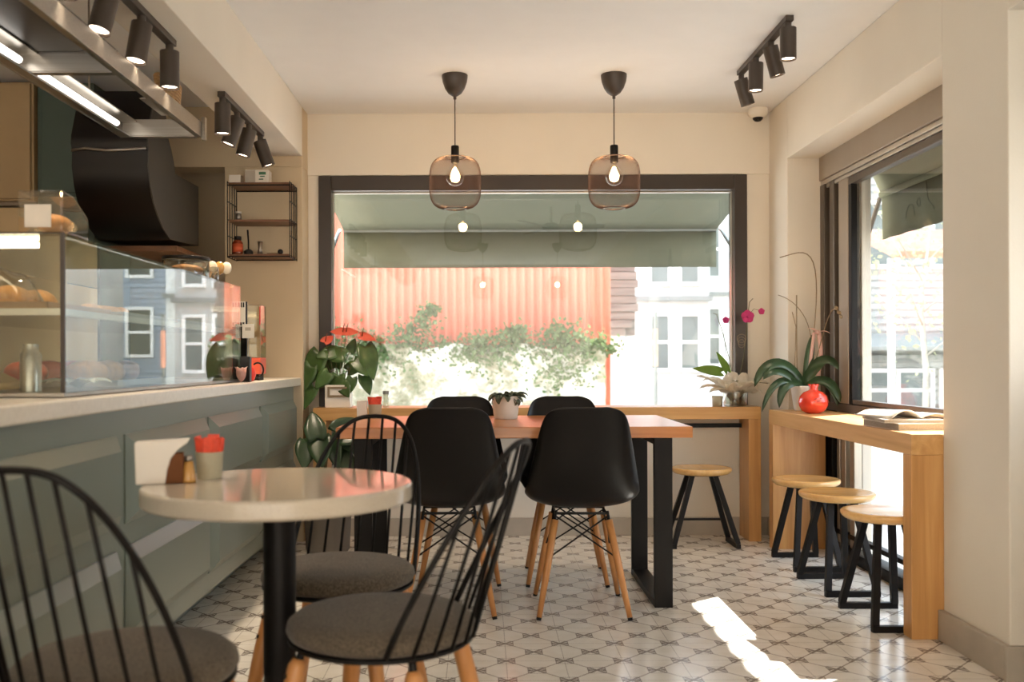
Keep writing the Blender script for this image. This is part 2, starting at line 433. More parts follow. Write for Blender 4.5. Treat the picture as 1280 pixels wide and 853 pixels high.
        if solid:
            k = o.modifiers.new('solid', 'SOLIDIFY'); k.thickness = solid; k.offset = 0
        if bevel:
            k = o.modifiers.new('bevel', 'BEVEL'); k.width = bevel; k.segments = seg; k.limit_method = 'ANGLE'; k.angle_limit = R(40)
        if sub:
            k = o.modifiers.new('sub', 'SUBSURF'); k.levels = sub; k.render_levels = sub
        if smooth or sub:
            for f in me.polygons: f.use_smooth = True
        return o

def smooth_angle(o, a=40):
    for f in o.data.polygons: f.use_smooth = True
    o.data.set_sharp_from_angle(angle=R(a)); return o

def tag(o, label=None, cat=None, group=None, kind=None):
    if label: o['label'] = label
    if cat: o['category'] = cat
    if group: o['group'] = group
    if kind: o['kind'] = kind
    return o

def thing(name, label, cat, loc=(0, 0, 0), rz=0.0, group=None, kind=None):
    o = bpy.data.objects.new(name, None); C.objects.link(o); o.location = loc; o.rotation_euler = (0, 0, rz)
    o.empty_display_size = 0.05
    o.matrix_basis = Matrix.Translation(Vector(loc)) @ Matrix.Rotation(rz, 4, 'Z')
    return tag(o, label, cat, group, kind)

def dup(root, loc, rz=0.0, label=None, group=None, scale=None):
    def rec(o, par):
        c = o.copy(); C.objects.link(c)
        if par is not None: c.parent = par
        for ch in o.children: rec(ch, c)
        return c
    r = rec(root, None)
    r.location = loc; r.rotation_euler = (0, 0, rz)
    if scale: r.scale = scale
    if label: r['label'] = label
    if group: r['group'] = group
    return r

def box(name, m, b, parent=None, bevel=0.002, **k):
    return MB().box(*b).build(name, m, parent, bevel=bevel, **k)

def struct(o): o['kind'] = 'structure'; return o

# ------------------------------------------------------------------ the room
YB, XR, ZC, XL = 5.62, 1.69, 2.49, -1.03
struct(box('floor', 'floor', (-3.4, 2.0, -3.2, 5.9, -0.12, 0.0), bevel=0))
struct(box('ceiling', 'ceiling', (-3.4, 2.0, -3.2, 5.9, ZC, ZC + 0.12), bevel=0))
# back wall with its window opening
WX0, WX1, WZ0, WZ1 = -0.967, 1.558, 0.692, 2.125
b = MB(); b.box(XL, WX0, YB, 5.84, 0, ZC); b.box(WX1, 2.0, YB, 5.84, 0, ZC); b.box(WX0, WX1, YB, 5.84, 0, WZ0); b.box(WX0, WX1, YB, 5.84, WZ1, ZC)
b.box(XL, XR, YB - 0.012, YB, WZ1 + 0.004, ZC)
struct(b.build('wall_back', 'wall'))
# right wall: piers, heads
b = MB()
b.box(XR, 2.0, 5.28, YB, 0, ZC); b.box(XR, 2.0, 3.06, 3.50, 0, ZC); b.box(XR, 2.0, 3.50, 5.28, 2.15, ZC)
b.box(XR, 2.0, 1.9, 3.06, 2.155, ZC); b.box(XR, 2.0, -3.2, 1.9, 0, ZC); b.box(1.95, 2.0, 4.90, 5.28, 0, 2.15)
struct(b.build('wall_right', 'wall', bevel=0.004))
# left: beam, shelf wall, kitchen walls
struct(box('trim_1', 'wall', (-1.26, XL, -3.2, 5.44, 2.205, ZC), bevel=0.004))
b = MB(); b.box(-1.475, XL, 5.44, 5.62, 0, 2.145); b.box(-3.4, XL, 5.44, 5.62, 2.145, ZC - .001); b.box(-1.05, XL, 5.62, 5.84, 0, ZC)
struct(b.build('wall_left_end', 'kwall', bevel=0.003))
struct(box('wall_left_back', 'kwall', (-3.4, -1.05, 5.86, 5.96, 0, ZC), bevel=0))
struct(box('wall_left', 'kwall', (-3.5, -3.4, -3.2, 5.96, 0, ZC), bevel=0))
# front wall behind the camera: shop front with a wide opening
b = MB(); b.box(-3.4, -3.25, -3.2, -3.0, 0, ZC); b.box(1.66, XR, -3.2, -3.0, 0, ZC); b.box(-3.25, 1.66, -3.2, -3.0, 2.44, ZC)
struct(b.build('wall_front', 'wall'))
# skirting
struct(box('baseboard_back', 'base', (XL, XR, YB - 0.018, YB, 0, 0.105), bevel=0.002))
b = MB(); b.box(XR - 0.022, XR, 3.06, 3.50, 0, 0.112); b.box(XR - 0.022, XR, 5.28, YB - 0.018, 0, 0.105); b.box(XR - 0.022, 1.87, 3.04, 3.06, 0, 0.112); b.box(XR - 0.022, XR, -3, 1.9, 0, 0.112)
bm_o = struct(b.build('baseboard_right', 'base', bevel=0.003))

# window 1: big fixed window in the back wall
w1 = thing('window_1', None, None, (0.3, 5.67, WZ0), kind='structure')
f = MB(); t_ = 0.075
f.box(WX0, WX0 + t_, 5.604, 5.74, WZ0, WZ1); f.box(WX1 - t_, WX1, 5.604, 5.74, WZ0, WZ1)
f.box(WX0 + t_, WX1 - t_, 5.604, 5.74, WZ1 - 0.088, WZ1); f.box(WX0 + t_, WX1 - t_, 5.65, 5.74, WZ0 + 0.02, WZ0 + 0.066)
f.build('window_frame', 'frame_dark', w1, bevel=0.004, world=True)
g = MB(); h_ = 0.014; gx0, gx1, gz0, gz1 = WX0 + t_, WX1 - t_, WZ0 + 0.066, WZ1 - 0.088
g.box(gx0 + .0005, gx0 + .006, 5.66, 5.69, gz0, gz1 - .001); g.box(gx1 - .006, gx1 - .0005, 5.66, 5.69, gz0, gz1 - .001); g.box(gx0 + .007, gx1 - .007, 5.66, 5.69, gz1 - .008, gz1 - .001)
g.build('glazing_bead', 'alu', w1, world=True)
MB().box(gx0 - .02, gx1 + .02, 5.790, 5.796, gz0 - .02, gz1 + .03).build('pane', 'glass', w1, world=True)

# window 2: sliding window with roller shutter box in the right recess
w2 = thing('window_2', None, None, (1.9, 4.4, 0), kind='structure')
f = MB(); f.box(1.865, 1.95, 3.50, 5.28, 2.02, 2.15); f.build('shutter_box', 'frame_light', w2, bevel=0.004, world=True)
f = MB()
f.box(1.875, 1.95, 3.50, 5.28, 1.995, 2.018); f.box(1.885, 1.95, 3.50, 5.28, 1.975, 1.993)
f.build('head_track', 'alu', w2, bevel=0.002, world=True)
f = MB(); f.box(1.89, 1.93, 3.50, 4.92, 1.935, 1.973); f.box(1.885, 1.95, 3.50, 5.28, 0.757, 0.80); f.box(1.895, 1.93, 3.50, 4.92, 0.802, 0.825)
f.build('sash_rails', 'frame', w2, bevel=0.003, world=True)
f = MB()
for (y0, y1, x0, m_) in ((5.22, 5.28, 1.87, 'frame'), (5.10, 5.165, 1.88, 'frame'), (4.93, 5.06, 1.89, 'frame_light')):
    MB().box(x0, 1.945, y0, y1, 0.80, 1.995).build('jamb_profile', m_, w2, bevel=0.004, world=True)
f = MB(); f.box(1.915, 1.945, 5.02, 5.24, 0.80, 1.995); f.box(1.892, 1.935, 4.885, 4.925, 0.80, 1.975); f.build('jamb_channel', 'black', w2, bevel=0.002, world=True)
f = MB(); f.box(1.865, 1.95, 3.50, 5.28, 0.0, 0.055); f.box(1.88, 1.945, 5.14, 5.20, 0.055, 0.757); f.box(1.875, 1.95, 5.235, 5.28, 0.055, 0.757)
f.box(1.895, 1.93, 3.5, 5.14, 0.10, 0.125)
f.build('lower_frame', 'black', w2, bevel=0.003, world=True)
f = MB(); f.box(1.90, 1.94, 5.0, 5.06, 0.055, 0.757); f.box(1.90, 1.94, 5.08, 5.12, 0.055, 0.757); f.box(1.90, 1.94, 4.88, 4.94, 0.055, 0.757); f.build('lower_mullion', 'alu', w2, bevel=0.003, world=True)
MB().box(1.907, 1.913, 3.50, 4.93, 0.825, 1.935).build('pane', 'glass', w2, world=True)
MB().box(1.917, 1.923, 3.50, 5.0, 0.055, 0.757).build('pane', 'glass', w2, world=True)
# door in the nearer recess
d1 = thing('door_1', None, None, (1.9, 2.5, 0), kind='structure')
f = MB(); f.box(1.89, 1.95, 1.9, 1.98, 0, 2.155); f.box(1.89, 1.95, 2.98, 3.06, 0, 2.155); f.box(1.89, 1.95, 1.98, 2.98, 2.08, 2.155); f.box(1.89, 1.95, 1.98, 2.98, 0, 0.1)
f.build('door_frame', 'frame', d1, bevel=0.003, world=True)
MB().box(1.90, 1.94, 1.98, 2.98, 0.1, 1.0).build('light_cut_panel', 'frame', d1, bevel=.003, world=True)  # solid lower half, out of view, added to cut daylight on the reveal
MB().box(1.917, 1.923, 1.98, 2.98, 1.0, 2.08).build('door_glass', 'glass', d1, world=True)

# ------------------------------------------------------------------ window bars
t = thing('window_bar', 'long honey oak wall bar running under the wide back window', 'counter', (0.3, 5.40, 0))
MB().box(-0.967, 1.575, 5.40, 5.60, 0.695, 0.765).build('top', 'barx', t, bevel=0.002, world=True)
for x0, x1 in ((-0.967, -0.893), (1.505, 1.575)):
    MB().box(x0, x1, 5.402, 5.60, 0.0, 0.6945).build('side_panel', 'barz', t, bevel=0.002, world=True)
MB().box(-0.89, 1.503, 5.54, 5.57, 0.638, 0.662).build('support_rail', 'black', t, bevel=0.002, world=True)
struct(box('trim_2', 'barx', (WX0 + .001, WX1 - .001, 5.601, 5.72, 0.6925, 0.7635), bevel=0.002))
t = thing('window_bar', 'deep honey oak bar set into the side window recess, magazines on one end', 'counter', (1.70, 4.4, 0))
MB().box(1.574, 1.868, 3.503, 5.25, 0.680, 0.757).build('top', 'bar', t, bevel=0.002, world=True)
MB().box(1.574, 1.862, 3.504, 3.575, 0.0, 0.6795).build('side_panel', 'barz', t, bevel=0.002, world=True)
MB().box(1.574, 1.862, 5.18, 5.249, 0.0, 0.6795).build('side_panel', 'barz', t, bevel=0.002, world=True)

# ------------------------------------------------------------------ service counter
t = thing('service_counter', 'long sage green panelled service counter with a recessed dark plinth', 'counter', (-1.2, 3.0, 0))
FX = -1.085
MB().box(-1.75, FX, 0.6, 5.438, 0.125, 0.893).build('carcass', 'green', t, world=True)
MB().box(-1.7, -1.22, 0.6, 5.438, 0.0, 0.1245).build('plinth', 'green', t, world=True)
for (z0, z1) in ((0.545, 0.815), (0.20, 0.475)):
    for (y0, y1) in ((1.10, 1.92), (1.98, 2.80), (2.87, 3.69), (3.74, 4.56), (4.61, 5.39)):
        p = MB(); bw = 0.042; dx = 0.036
        A = [(y0, z0), (y1, z0), (y1, z1), (y0, z1)]; Bq = [(y0 + bw, z0 + bw), (y1 - bw, z0 + bw), (y1 - bw, z1 - bw), (y0 + bw, z1 - bw)]
        va = [p.bm.verts.new((FX, a, c)) for a, c in A]; vm = [p.bm.verts.new((FX + 0.006, a, c)) for a, c in A]; vb = [p.bm.verts.new((FX + dx, a, c)) for a, c in Bq]
        for i in range(4):
            j = (i + 1) % 4; p.bm.faces.new((va[i], va[j], vm[j], vm[i])); p.bm.faces.new((vm[i], vm[j], vb[j], vb[i]))
        p.bm.faces.new(vb); p.bm.faces.new(va[::-1])
        p.build('raised_panel', 'green', t, world=True)
tag(MB().box(-1.80, -1.040, 0.55, 5.438, 0.8935, 0.94).build('worktop', 'counter', bevel=0.006), 'pale cream stone worktop lying along the sage green service counter', 'worktop')

# glass display case on the worktop
CX0, CX1, CY0, CY1, CZ0, CZ1 = -1.75, -1.10, 2.50, 4.32, 0.941, 1.372
dc = thing('display_case', 'low rectangular glass pastry display case standing on the cream worktop', 'display case', (-1.42, 3.4, CZ0))
MB().box(CX0, CX1, CY0, CY1, CZ0, CZ0 + 0.012).build('base_plate', 'steel', dc, bevel=0.002, world=True)
for nm, bb in (('front_glass', (CX1 - .006, CX1, CY0, CY1, CZ0 + .012, CZ1 - .008)), ('end_glass', (CX0, CX1 - .007, CY0, CY0 + .006, CZ0 + .012, CZ1 - .008)),
               ('end_glass', (CX0, CX1 - .007, CY1 - .006, CY1, CZ0 + .012, CZ1 - .008)), ('top_glass', (CX0, CX1, CY0, CY1, CZ1 - .007, CZ1))):
    MB().box(*bb).build(nm, 'case_glass', dc, world=True)
MB().box(CX0 + .02, CX1 - .02, CY0 + .01, CY1 - .01, 1.163, 1.172).build('shelf', 'case_glass', dc, world=True)
f = MB(); f.box(CX1 - .024, CX1 - .008, CY0 + .01, CY1 - .01, 1.158, 1.176); f.box(CX0 + .02, CX1 - .01, CY0 + .008, CY0 + .02, 1.158, 1.176); f.build('shelf_rail', 'alu', dc, world=True)
for nm_, bb in (('corner_post', (CX1 - .010, CX1 + .001, CY0 - .001, CY0 + .006, CZ0 + .012, CZ1)), ('corner_post', (CX0, CX0 + .02, CY0, CY0 + .02, CZ0 + .012, CZ1)), ('corner_post', (CX0, CX0 + .02, CY1 - .02, CY1, CZ0 + .012, CZ1)), ('top_edge', (CX0, CX1, CY0 - .001, CY0 + .005, CZ1 + .0002, CZ1 + .004))):
    MB().box(*bb).build(nm_, 'frame_dark', dc, world=True)
MB().box(CX0, CX0 + .008, CY0 + .02, CY1 - .02, CZ0 + .012, CZ1 - .01).build('rear_panel', 'beige', dc, world=True)
MB().box(CX0 + .03, CX1 - .12, CY0 + .09, CY0 + .12, CZ1 - .024, CZ1 - .009).build('light_strip', 'caseled', dc, world=True)

# things inside the case
def loaf_mesh(l, w, h, n=10):
    m = MB(); m.ball((0, 0, h * .5), 1.0, (l / 2, w / 2, h / 2), n); return m
def lump(name, label, cat, loc, l, w, h, mt, rz=0, group=None):
    o = loaf_mesh(l, w, h).build(name, mt, smooth=True); o.location = loc; o.rotation_euler = (0, 0, rz)
    k = o.modifiers.new('d', 'DISPLACE'); tx = bpy.data.textures.new('lump', 'CLOUDS'); tx.noise_scale = 0.04; k.texture = tx; k.strength = 0.012
    return tag(o, label, cat, group)
def tray(loc, sx, sy, label, mt='steel'):
    o = MB(); o.box(-sx, sx, -sy, sy, 0, .004); o.box(-sx, -sx + .004, -sy, sy, .004, .022); o.box(sx - .004, sx, -sy, sy, .004, .022); o.box(-sx, sx, -sy, -sy + .004, .004, .022); o.box(-sx, sx, sy - .004, sy, .004, .022)
    o = o.build('serving_tray', mt); o.location = loc; return tag(o, label, 'tray', 'trays in the display case')
tz = 1.1765
tray((-1.40, 2.80, tz), .22, .22, 'tan serving tray on the glass shelf at the near end of the display case', 'tray')
tray((-1.40, 3.35, tz), .22, .22, 'steel serving tray in the middle of the display case shelf')
tray((-1.40, 3.92, tz), .22, .24, 'steel serving tray on the display case shelf beside the sign stand')
tray((-1.40, 3.30, CZ0 + .013), .24, .28, 'wide steel tray on the floor of the display case')
k = 0
for i, (x, y) in enumerate(((-1.5, 2.70), (-1.5, 2.86), (-1.34, 2.70), (-1.34, 2.86))):
    lump('bread_roll', 'golden bread roll on the tan tray in the display case', 'bread', (x, y, tz + .006), .12, .09, .07, 'pastry', i * .3, 'bread rolls on the tan tray')
for i in range(6):
    lump('croissant', 'small golden croissant on a steel tray on the display case shelf', 'pastry', (-1.48 + .15 * (i % 2), 3.22 + .13 * (i // 2), tz + .006), .11, .06, .05, 'pastry', .5 + i, 'croissants on the steel tray')
for i in range(6):
    lump('cookie', 'pale round cookie on the far shelf tray of the display case', 'cookie', (-1.48 + .16 * (i % 2), 3.78 + .13 * (i // 2), tz + .006), .09, .09, .03, 'cream', 0, 'cookies on the far shelf tray')
for i in range(6):
    lump('pastry', 'coral glazed pastry on the wide tray at the bottom of the display case', 'pastry', (-1.50 + .20 * (i % 2), 3.12 + .17 * (i // 2), CZ0 + .019), .14, .10, .08, 'pastry' if i % 2 else 'coral', i * .4, 'pastries on the bottom tray')
# bagged loaf and box in the near half
o = MB(); 
bag = [[Vector((-1.66 + .40 * u, 2.60 + .16 * v, 1.177 + 0.115 * math.sin(PI * min(1, max(0, u))) ** .35 * math.sin(PI * v) ** .5 + .006 * math.sin(23 * u + 9 * v))) for u in [i / 24 for i in range(25)]] for v in [j / 10 for j in range(11)]]
o.grid(bag)
tray_on = tag(o.build('bread_bag', 'acrylic', smooth=True), 'clear crinkled bread bag in the display case under the warm light strip', 'bag')
tray_on.location = (0, 0, .026)
o = MB().lathe([(0, 0), (.028, 0), (.028, .10), (.02, .112), (.02, .13), (0, .13)], n=24).build('shaker', 'steel', smooth=True); smooth_angle(o)
o.location = (-1.245, 2.62, CZ0 + .0125); tag(o, 'brushed steel shaker standing inside the near end of the display case', 'shaker')
o = MB().prism([(0, 0), (.17, 0), (.17, .02), (.0, .10)], 0, .22, 'Y').build('cake_box', 'cardboard', bevel=.002)
o.location = (-1.215 - .17 + .08, 2.56, CZ0 + .0125); tag(o, 'kraft cake box with a sloped lid on the display case floor', 'box')
o.location = (-1.56, 2.66, CZ0 + .0125)
o = MB()
for i in range(9):
    a = i / 9 * 2 * PI; o.leaf((0, 0, .0), (math.cos(a), math.sin(a), .7), .11, .05, 1.0, fold=.3)
o = o.build('wrapped_cake', 'cream', smooth=True, solid=.001); o.location = (-1.22, 2.86, CZ0 + .014); tag(o, 'cake slice in pleated white paper behind the near glass corner', 'cake')

# clear container on top of the case
cc = thing('takeaway_container', 'clear plastic takeaway container with a sloped lid on the display case top', 'container', (-1.112, 2.52, CZ1 + .0045), R(90))
pr = [(-.0, 0), (.17, 0), (.17, .060), (.07, .108), (0, .114)]
shell = MB(); n = len(pr)
shell.prism([(a * 1.0, z) for a, z in pr], 0, .12, 'Y')
cob = shell.build('shell', 'acrylic', cc, bevel=.005)
MB().box(-.0022, -.0008, .03, .10, .015, .075).build('label_sheet', 'paper', cc)
MB().ball((0.085, .06, .034), .03, (2.0, 1.5, .9)).build('pastry', 'pastry', cc, smooth=True)

# glass jar and wrapped spoons on the far end of the case top
gj = thing('glass_jar', 'low round glass jar with a dark rim on the display case top', 'jar', (-1.225, 3.93, CZ1 + .0005))
gj.scale = (.78, .78, .95)
MB().lathe([(0, 0), (.115, 0), (.12, .01), (.12, .085), (.112, .085), (.112, .012), (0, .012)], n=40).build('body', 'vase_glass', gj, smooth=True)
MB().lathe([(.121, .083), (.125, .086), (.121, .097), (.108, .097), (.108, .083), (.121, .083)], n=40).build('rim', 'hood', gj, smooth=True)
MB().ball((0, 0, .04), .09, (1, 1, .3)).build('biscuits', 'pastry', gj, smooth=True)
for i, (px_, c_) in enumerate(((0, 'white'), (1, 'gold'), (2, 'cream'), (3, 'gold'), (4, 'cream'))):
    s_ = thing('wooden_spoon', 'spoon standing in the clear cup on top of the display case', 'spoon', (-1.20, 4.145 + .02 * i, CZ1 + .012), 0, 'spoons in the clear cup')
    a = (i - 2) * .22
    MB().tube([(0, 0, 0), (.04 * a, .01, .03), (.10 * a, .02, .05)], .004).build('handle', 'gold', s_, smooth=True)
    MB().ball((.12 * a + .005, .02, .066), .022, (1, .35, 1.25)).build('bowl', c_, s_, smooth=True)
cu = MB().lathe([(0, 0), (.036, 0), (.042, .075), (.040, .075), (.034, .006), (0, .006)], n=28).build('clear_cup', 'vase_glass', smooth=True)
cu.location = (-1.20, 4.185, CZ1 + .0005); tag(cu, 'clear cup full of spoons on the far end of the display case top', 'cup')

# sign stand, tall acrylic box, and small things at the end of the worktop
ss = thing('sign_stand', 'slim black sign stand with a black and white notice beside the display case', 'sign', (-1.13, 4.42, .9405), R(-12))
MB().box(-.035, .035, -.03, .03, 0, .012).build('foot', 'black', ss, bevel=.002)
b = MB(); b.grid([[Vector((-.035 + .07 * u, .004 * math.sin(6 * z), z)) for u in (0, .5, 1)] for z in [.01 + .36 * k / 8 for k in range(9)]]); b.build('panel', 'black', ss, solid=.008)
MB().box(-.034, .034, -.0125, -.0095, .255, .37).build('notice', 'white', ss)
b = MB()
for i, (x, w) in enumerate(((-.030, .010), (-.015, .006), (-.004, .011), (.012, .006), (.022, .008))): b.box(x, x + w, -.0135, -.0126, .343, .366)
for i, (x, w) in enumerate(((-.030, .008), (-.018, .010), (-.004, .007), (.007, .010), (.021, .009))): b.box(x, x + w, -.0135, -.0126, .258, .274)
b.build('lettering', 'inkblack', ss)
tag_ = thing('price_tag', 'small white rounded card clipped beside the black and white notice', 'card', (-1.085, 4.40, .9405))
MB().tube([(0, 0, 0), (0, 0, .22)], .0015).build('wire', 'steel', tag_)
MB().box(-.028, .028, -.003, -.0015, .20, .265).build('card', 'white', tag_, bevel=.004)
MB().box(-.014, .012, -.004, -.0031, .235, .250).build('print', 'base', tag_)
ab = thing('dispenser', 'tall clear dispenser box with a red corner strip on a coral base', 'dispenser', (-1.16, 4.72, .9405))
MB().box(-.07, .07, -.06, .06, .11, .37).build('clear_box', 'acrylic2', ab, bevel=.003)
b = MB(); b.box(-.07, .07, -.06, .06, .03, .11); b.build('base', 'coral', ab, bevel=.004)
MB().box(.066, .071, -.065, -.061, .27, .36).build('red_strip', 'red', ab)
b = MB(); b.box(-.06, -.02, -.05, .05, 0, .03); b.box(.02, .06, -.05, .05, 0, .03); b.build('feet', 'black', ab, bevel=.002)
o = MB().tube([(.0 + .028 * math.cos(a), 0, .050 + .035 * math.sin(a)) for a in [R(-120 + 12 * k) for k in range(22)]], .004).build('cable', 'black', smooth=True)
o.location = (-1.09, 4.60, .9412); tag(o, 'black looped cable beside the coral dispenser base', 'cable')
o = MB().lathe([(0, 0), (.016, 0), (.026, .03), (.02, .055), (.008, .07), (0, .072)], n=20).build('red_bottle', 'red', smooth=True)
o.location = (-1.10, 4.50, .9405); tag(o, 'small glossy red bottle on the worktop beside the black cup', 'bottle')
bc = thing('black_cup', 'tall square black cup standing on the worktop at the display case corner', 'cup', (-1.145, 4.385 - .01, .9405))
bc.location = (-1.072, 4.30, .9405)
MB().box(-.022, .022, -.02, .02, 0, .115).build('body', 'hood', bc, bevel=.004)
nb = MB()
for i in range(7):
    a = i / 7 * 2 * PI; nb.leaf((0, 0, .0), (math.cos(a) * .3, math.sin(a) * .5, 1.4), .075, .04, .4, fold=.3)
nb = nb.build('paper_napkin', 'ribbon', smooth=True, solid=.001); nb.location = (-1.068, 4.20, .942); tag(nb, 'crumpled pale pink paper napkin against the end of the display case', 'napkin')

# ------------------------------------------------------------------ kitchen behind the counter
hd = thing('extractor_hood', 'big black curved extractor hood behind the counter', 'extractor hood', (-1.85, 4.9, 1.66))
prof = [(5.36, 1.684), (5.36, 2.017), (5.20, 2.015), (4.96, 2.01), (4.935, 2.07), (4.90, 2.12), (4.84, 2.18), (4.82, 2.27), (4.79, 2.35), (4.70, 2.37), (4.64, 2.31), (4.60, 2.22), (4.56, 2.12), (4.555, 2.08), (4.57, 2.05), (4.565, 1.97), (4.59, 1.88), (4.63, 1.81), (4.69, 1.755), (4.77, 1.70), (4.87, 1.66), (5.0, 1.665)]
smooth_angle(MB().prism(prof, -1.97, -1.606, 'X').build('canopy', 'hood', hd, world=True), 50)
MB().prism(prof, -1.605, -1.600, 'X').build('side_cheek', 'hoodside', hd, world=True)
MB().tube([(-1.61, 4.552, 2.055), (-1.8, 4.55, 2.045), (-1.9, 4.55, 2.055), (-1.965, 4.55, 2.045)], .007).build('seam', 'steel', hd, world=True, smooth=True)
MB().box(-1.94, -1.72, 4.97, 5.25, 2.018, 2.14).build('duct', 'hoodside', hd, world=True)
o = MB().box(-1.995, -1.60, 4.98, 5.858, 1.612, 1.640).build('wall_shelf', 'shelfwood', bevel=.002); tag(o, 'dark wooden shelf board beneath the black extractor hood', 'shelf')
gc = thing('tall_cabinet', 'tall deep green kitchen cabinet beside the black extractor hood', 'cabinet', (-2.15, 5.1, 0))
MB().box(-2.29, -2.0, 4.90, 5.40, 0.0, 2.47).build('body', 'dgreen', gc, world=True, bevel=.003)
for z0, z1 in ((.95, 1.88), (1.90, 2.45)):
    MB().box(-2.265, -2.03, 4.885, 4.899, z0, z1).build('door', 'dgreen', gc, world=True, bevel=.006)
bc2 = thing('wall_cabinet', 'plain beige wall cabinet hanging at the end of the kitchen', 'cabinet', (-2.9, 5.1, 1.8))
MB().box(-3.39, -2.30, 4.88, 5.40, 1.86, 2.47).build('body', 'beige', bc2, world=True, bevel=.003)
for x0, x1 in ((-3.38, -2.86), (-2.85, -2.31)):
    MB().box(x0, x1, 4.86, 4.879, 1.87, 2.46).build('door', 'beige', bc2, world=True, bevel=.004)
MB().box(-3.39, -2.30, 4.9, 5.40, 1.84, 1.858).build('base_lip', 'frame_light', bc2, world=True)
kb = thing('kitchen_worktop_unit', 'dark kitchen back counter under the beige wall cabinet', 'cabinet', (-2.9, 4.5, 0))
MB().box(-3.39, -2.0, 3.9, 4.84, 0, .90).build('body', 'beige', kb, world=True)
MB().box(-3.39, -1.98, 3.88, 4.84, .901, .94).build('top', 'shelfwood', kb, world=True)
for i, (x, y, sx, sy, z0, h, mt, lb) in enumerate((
        (-2.10, 4.2, .20, .16, .941, .75, 'beige', 'tall beige appliance standing on the kitchen back counter'),
        (-2.62, 4.3, .28, .2, .941, .78, 'cardboard', 'tall stack-height kraft carton on the kitchen back counter'))):
    o = MB(); o.box(-sx, sx, -sy, sy, 0, h); o.box(-sx - .004, sx + .004, -sy - .004, sy + .004, h * .8, h * .82); o = o.build('storage_box', mt, bevel=.006); o.location = (x, y, z0); tag(o, lb, 'box')

# wire shelf on the shelf wall
ws = thing('wire_wall_shelf', 'black wire wall rack with three walnut boards', 'shelf', (-1.2, 5.38, 1.6))
sx0, sx1, sy0, sy1 = -1.385, -1.083, 5.24, 5.436
sx0, sx1 = -1.405, -1.062
zt, zm, zb_ = 2.02, 1.815, 1.625
for zz in (zt, zm, zb_):
    MB().box(sx0 + .006, sx1 - .006, sy0 + .004, sy1 - .004, zz - .012, zz).build('board', 'shelfwood', ws, world=True, bevel=.001)
for sx_ in (sx0, sx1):
    b = MB()
    for k in range(5):
        y = sy0 + (sy1 - sy0) * k / 4; b.tube([(sx_, y, zb_ - .02), (sx_, y, zt + .006)],   .0028, 6)
    for z in (zb_ - .018, zb_ + .10, zm + .0, zm + .10, zt): b.tube([(sx_, sy0, z), (sx_, sy1, z)], .0028, 6)
    b.build('wire_side', 'black', ws, world=True)
b = MB()
for z in (zb_ - .014, zt - .016):
    for y_ in (sy0, sy1): MB().tube([(sx0, y_, z), (sx1, y_, z)], .004, 6).build('rail', 'black', ws, world=True)
for (x, w, h, lb, prt) in ((-1.372, .065, .046, 'small pale carton on the wire wall rack, beside a bigger one', False), (-1.25, .13, .074, 'white printed carton on top of the wire wall rack', True)):
    o = thing('carton', lb, 'box', (x, 5.31, zt + .0008))
    MB().box(-w / 2, w / 2, -.04, .04, 0, h).build('box', 'white', o, bevel=.002)
    if prt:
        b = MB(); b.box(0.012, .05, -.0412, -.0403, .046, .062); b.box(.018, .044, -.0412, -.0403, .034, .040); b.box(.012, .036, -.0412, -.0403, .018, .024); b.build('print', 'inkgreen', o)
        MB().box(-w / 2 - .0006, -.008, -.0409, .0409, .004, h - .004).build('patterned_side', 'base', o)
o = thing('spice_tin', 'small steel tin on the middle board of the wire wall rack', 'tin', (-1.360, 5.30, zm + .0008)); o.scale = (1.35, 1.35, 1.35); MB().lathe([(0, 0), (.012, 0), (.012, .03), (0, .03)], n=16).build('body', 'steel', o, smooth=True); MB().lathe([(0, .0301), (.0125, .0301), (.0125, .038), (0, .038)], n=16).build('lid', 'white', o, smooth=True)
o = thing('sauce_bottle', 'brown bottle with an orange label and black cap on the wire rack', 'bottle', (-1.362, 5.29, zb_ + .0008)); o.scale = (1.55, 1.55, 1.5)
MB().lathe([(0, 0), (.017, 0), (.018, .004), (.018, .045), (.012, .054), (0, .054)], n=20).build('body', 'brownglass', o, smooth=True)
MB().lathe([(.0185, .008), (.0185, .04)], n=20).build('label_band', 'labelpaper', o, smooth=True, solid=.0006)
MB().lathe([(0, .0545), (.013, .0545), (.013, .068), (0, .068)], n=20).build('cap', 'black', o)
o = thing('coffee_tamper', 'black tamper with a thin upright handle on the bottom board of the rack', 'tamper', (-1.302, 5.29, zb_ + .0008)); o.scale = (1.5, 1.5, 1.45); MB().lathe([(0, 0), (.017, 0), (.017, .014), (.008, .02), (0, .02)], n=20).build('base', 'black', o); MB().tube([(0, 0, .0205), (0, 0, .05), (-.003, 0, .095)], [.003, .003, .0035]).build('handle', 'black', o)
o = tag(MB().lathe([(0, 0), (.012, 0), (.006, .024), (.011, .052), (.009, .052), (.004, .026), (0, .026)], n=20).build('jigger', 'steel', smooth=True), 'steel double ended jigger on the bottom board of the rack', 'jigger'); o.location = (-1.238, 5.29, zb_ + .0008); o.scale = (1.35, 1.35, 1.4)
o = thing('small_scoop', 'small dark scoop lying beside the steel jigger', 'scoop', (-1.150, 5.29, zb_ + .0008)); o.scale = (1.4, 1.4, 1.4); MB().ball((.018, 0, .011), .011).build('bowl', 'hood', o, smooth=True); MB().tube([(.008, 0, .006), (-.035, 0, .004)], .003).build('handle', 'drystem', o)

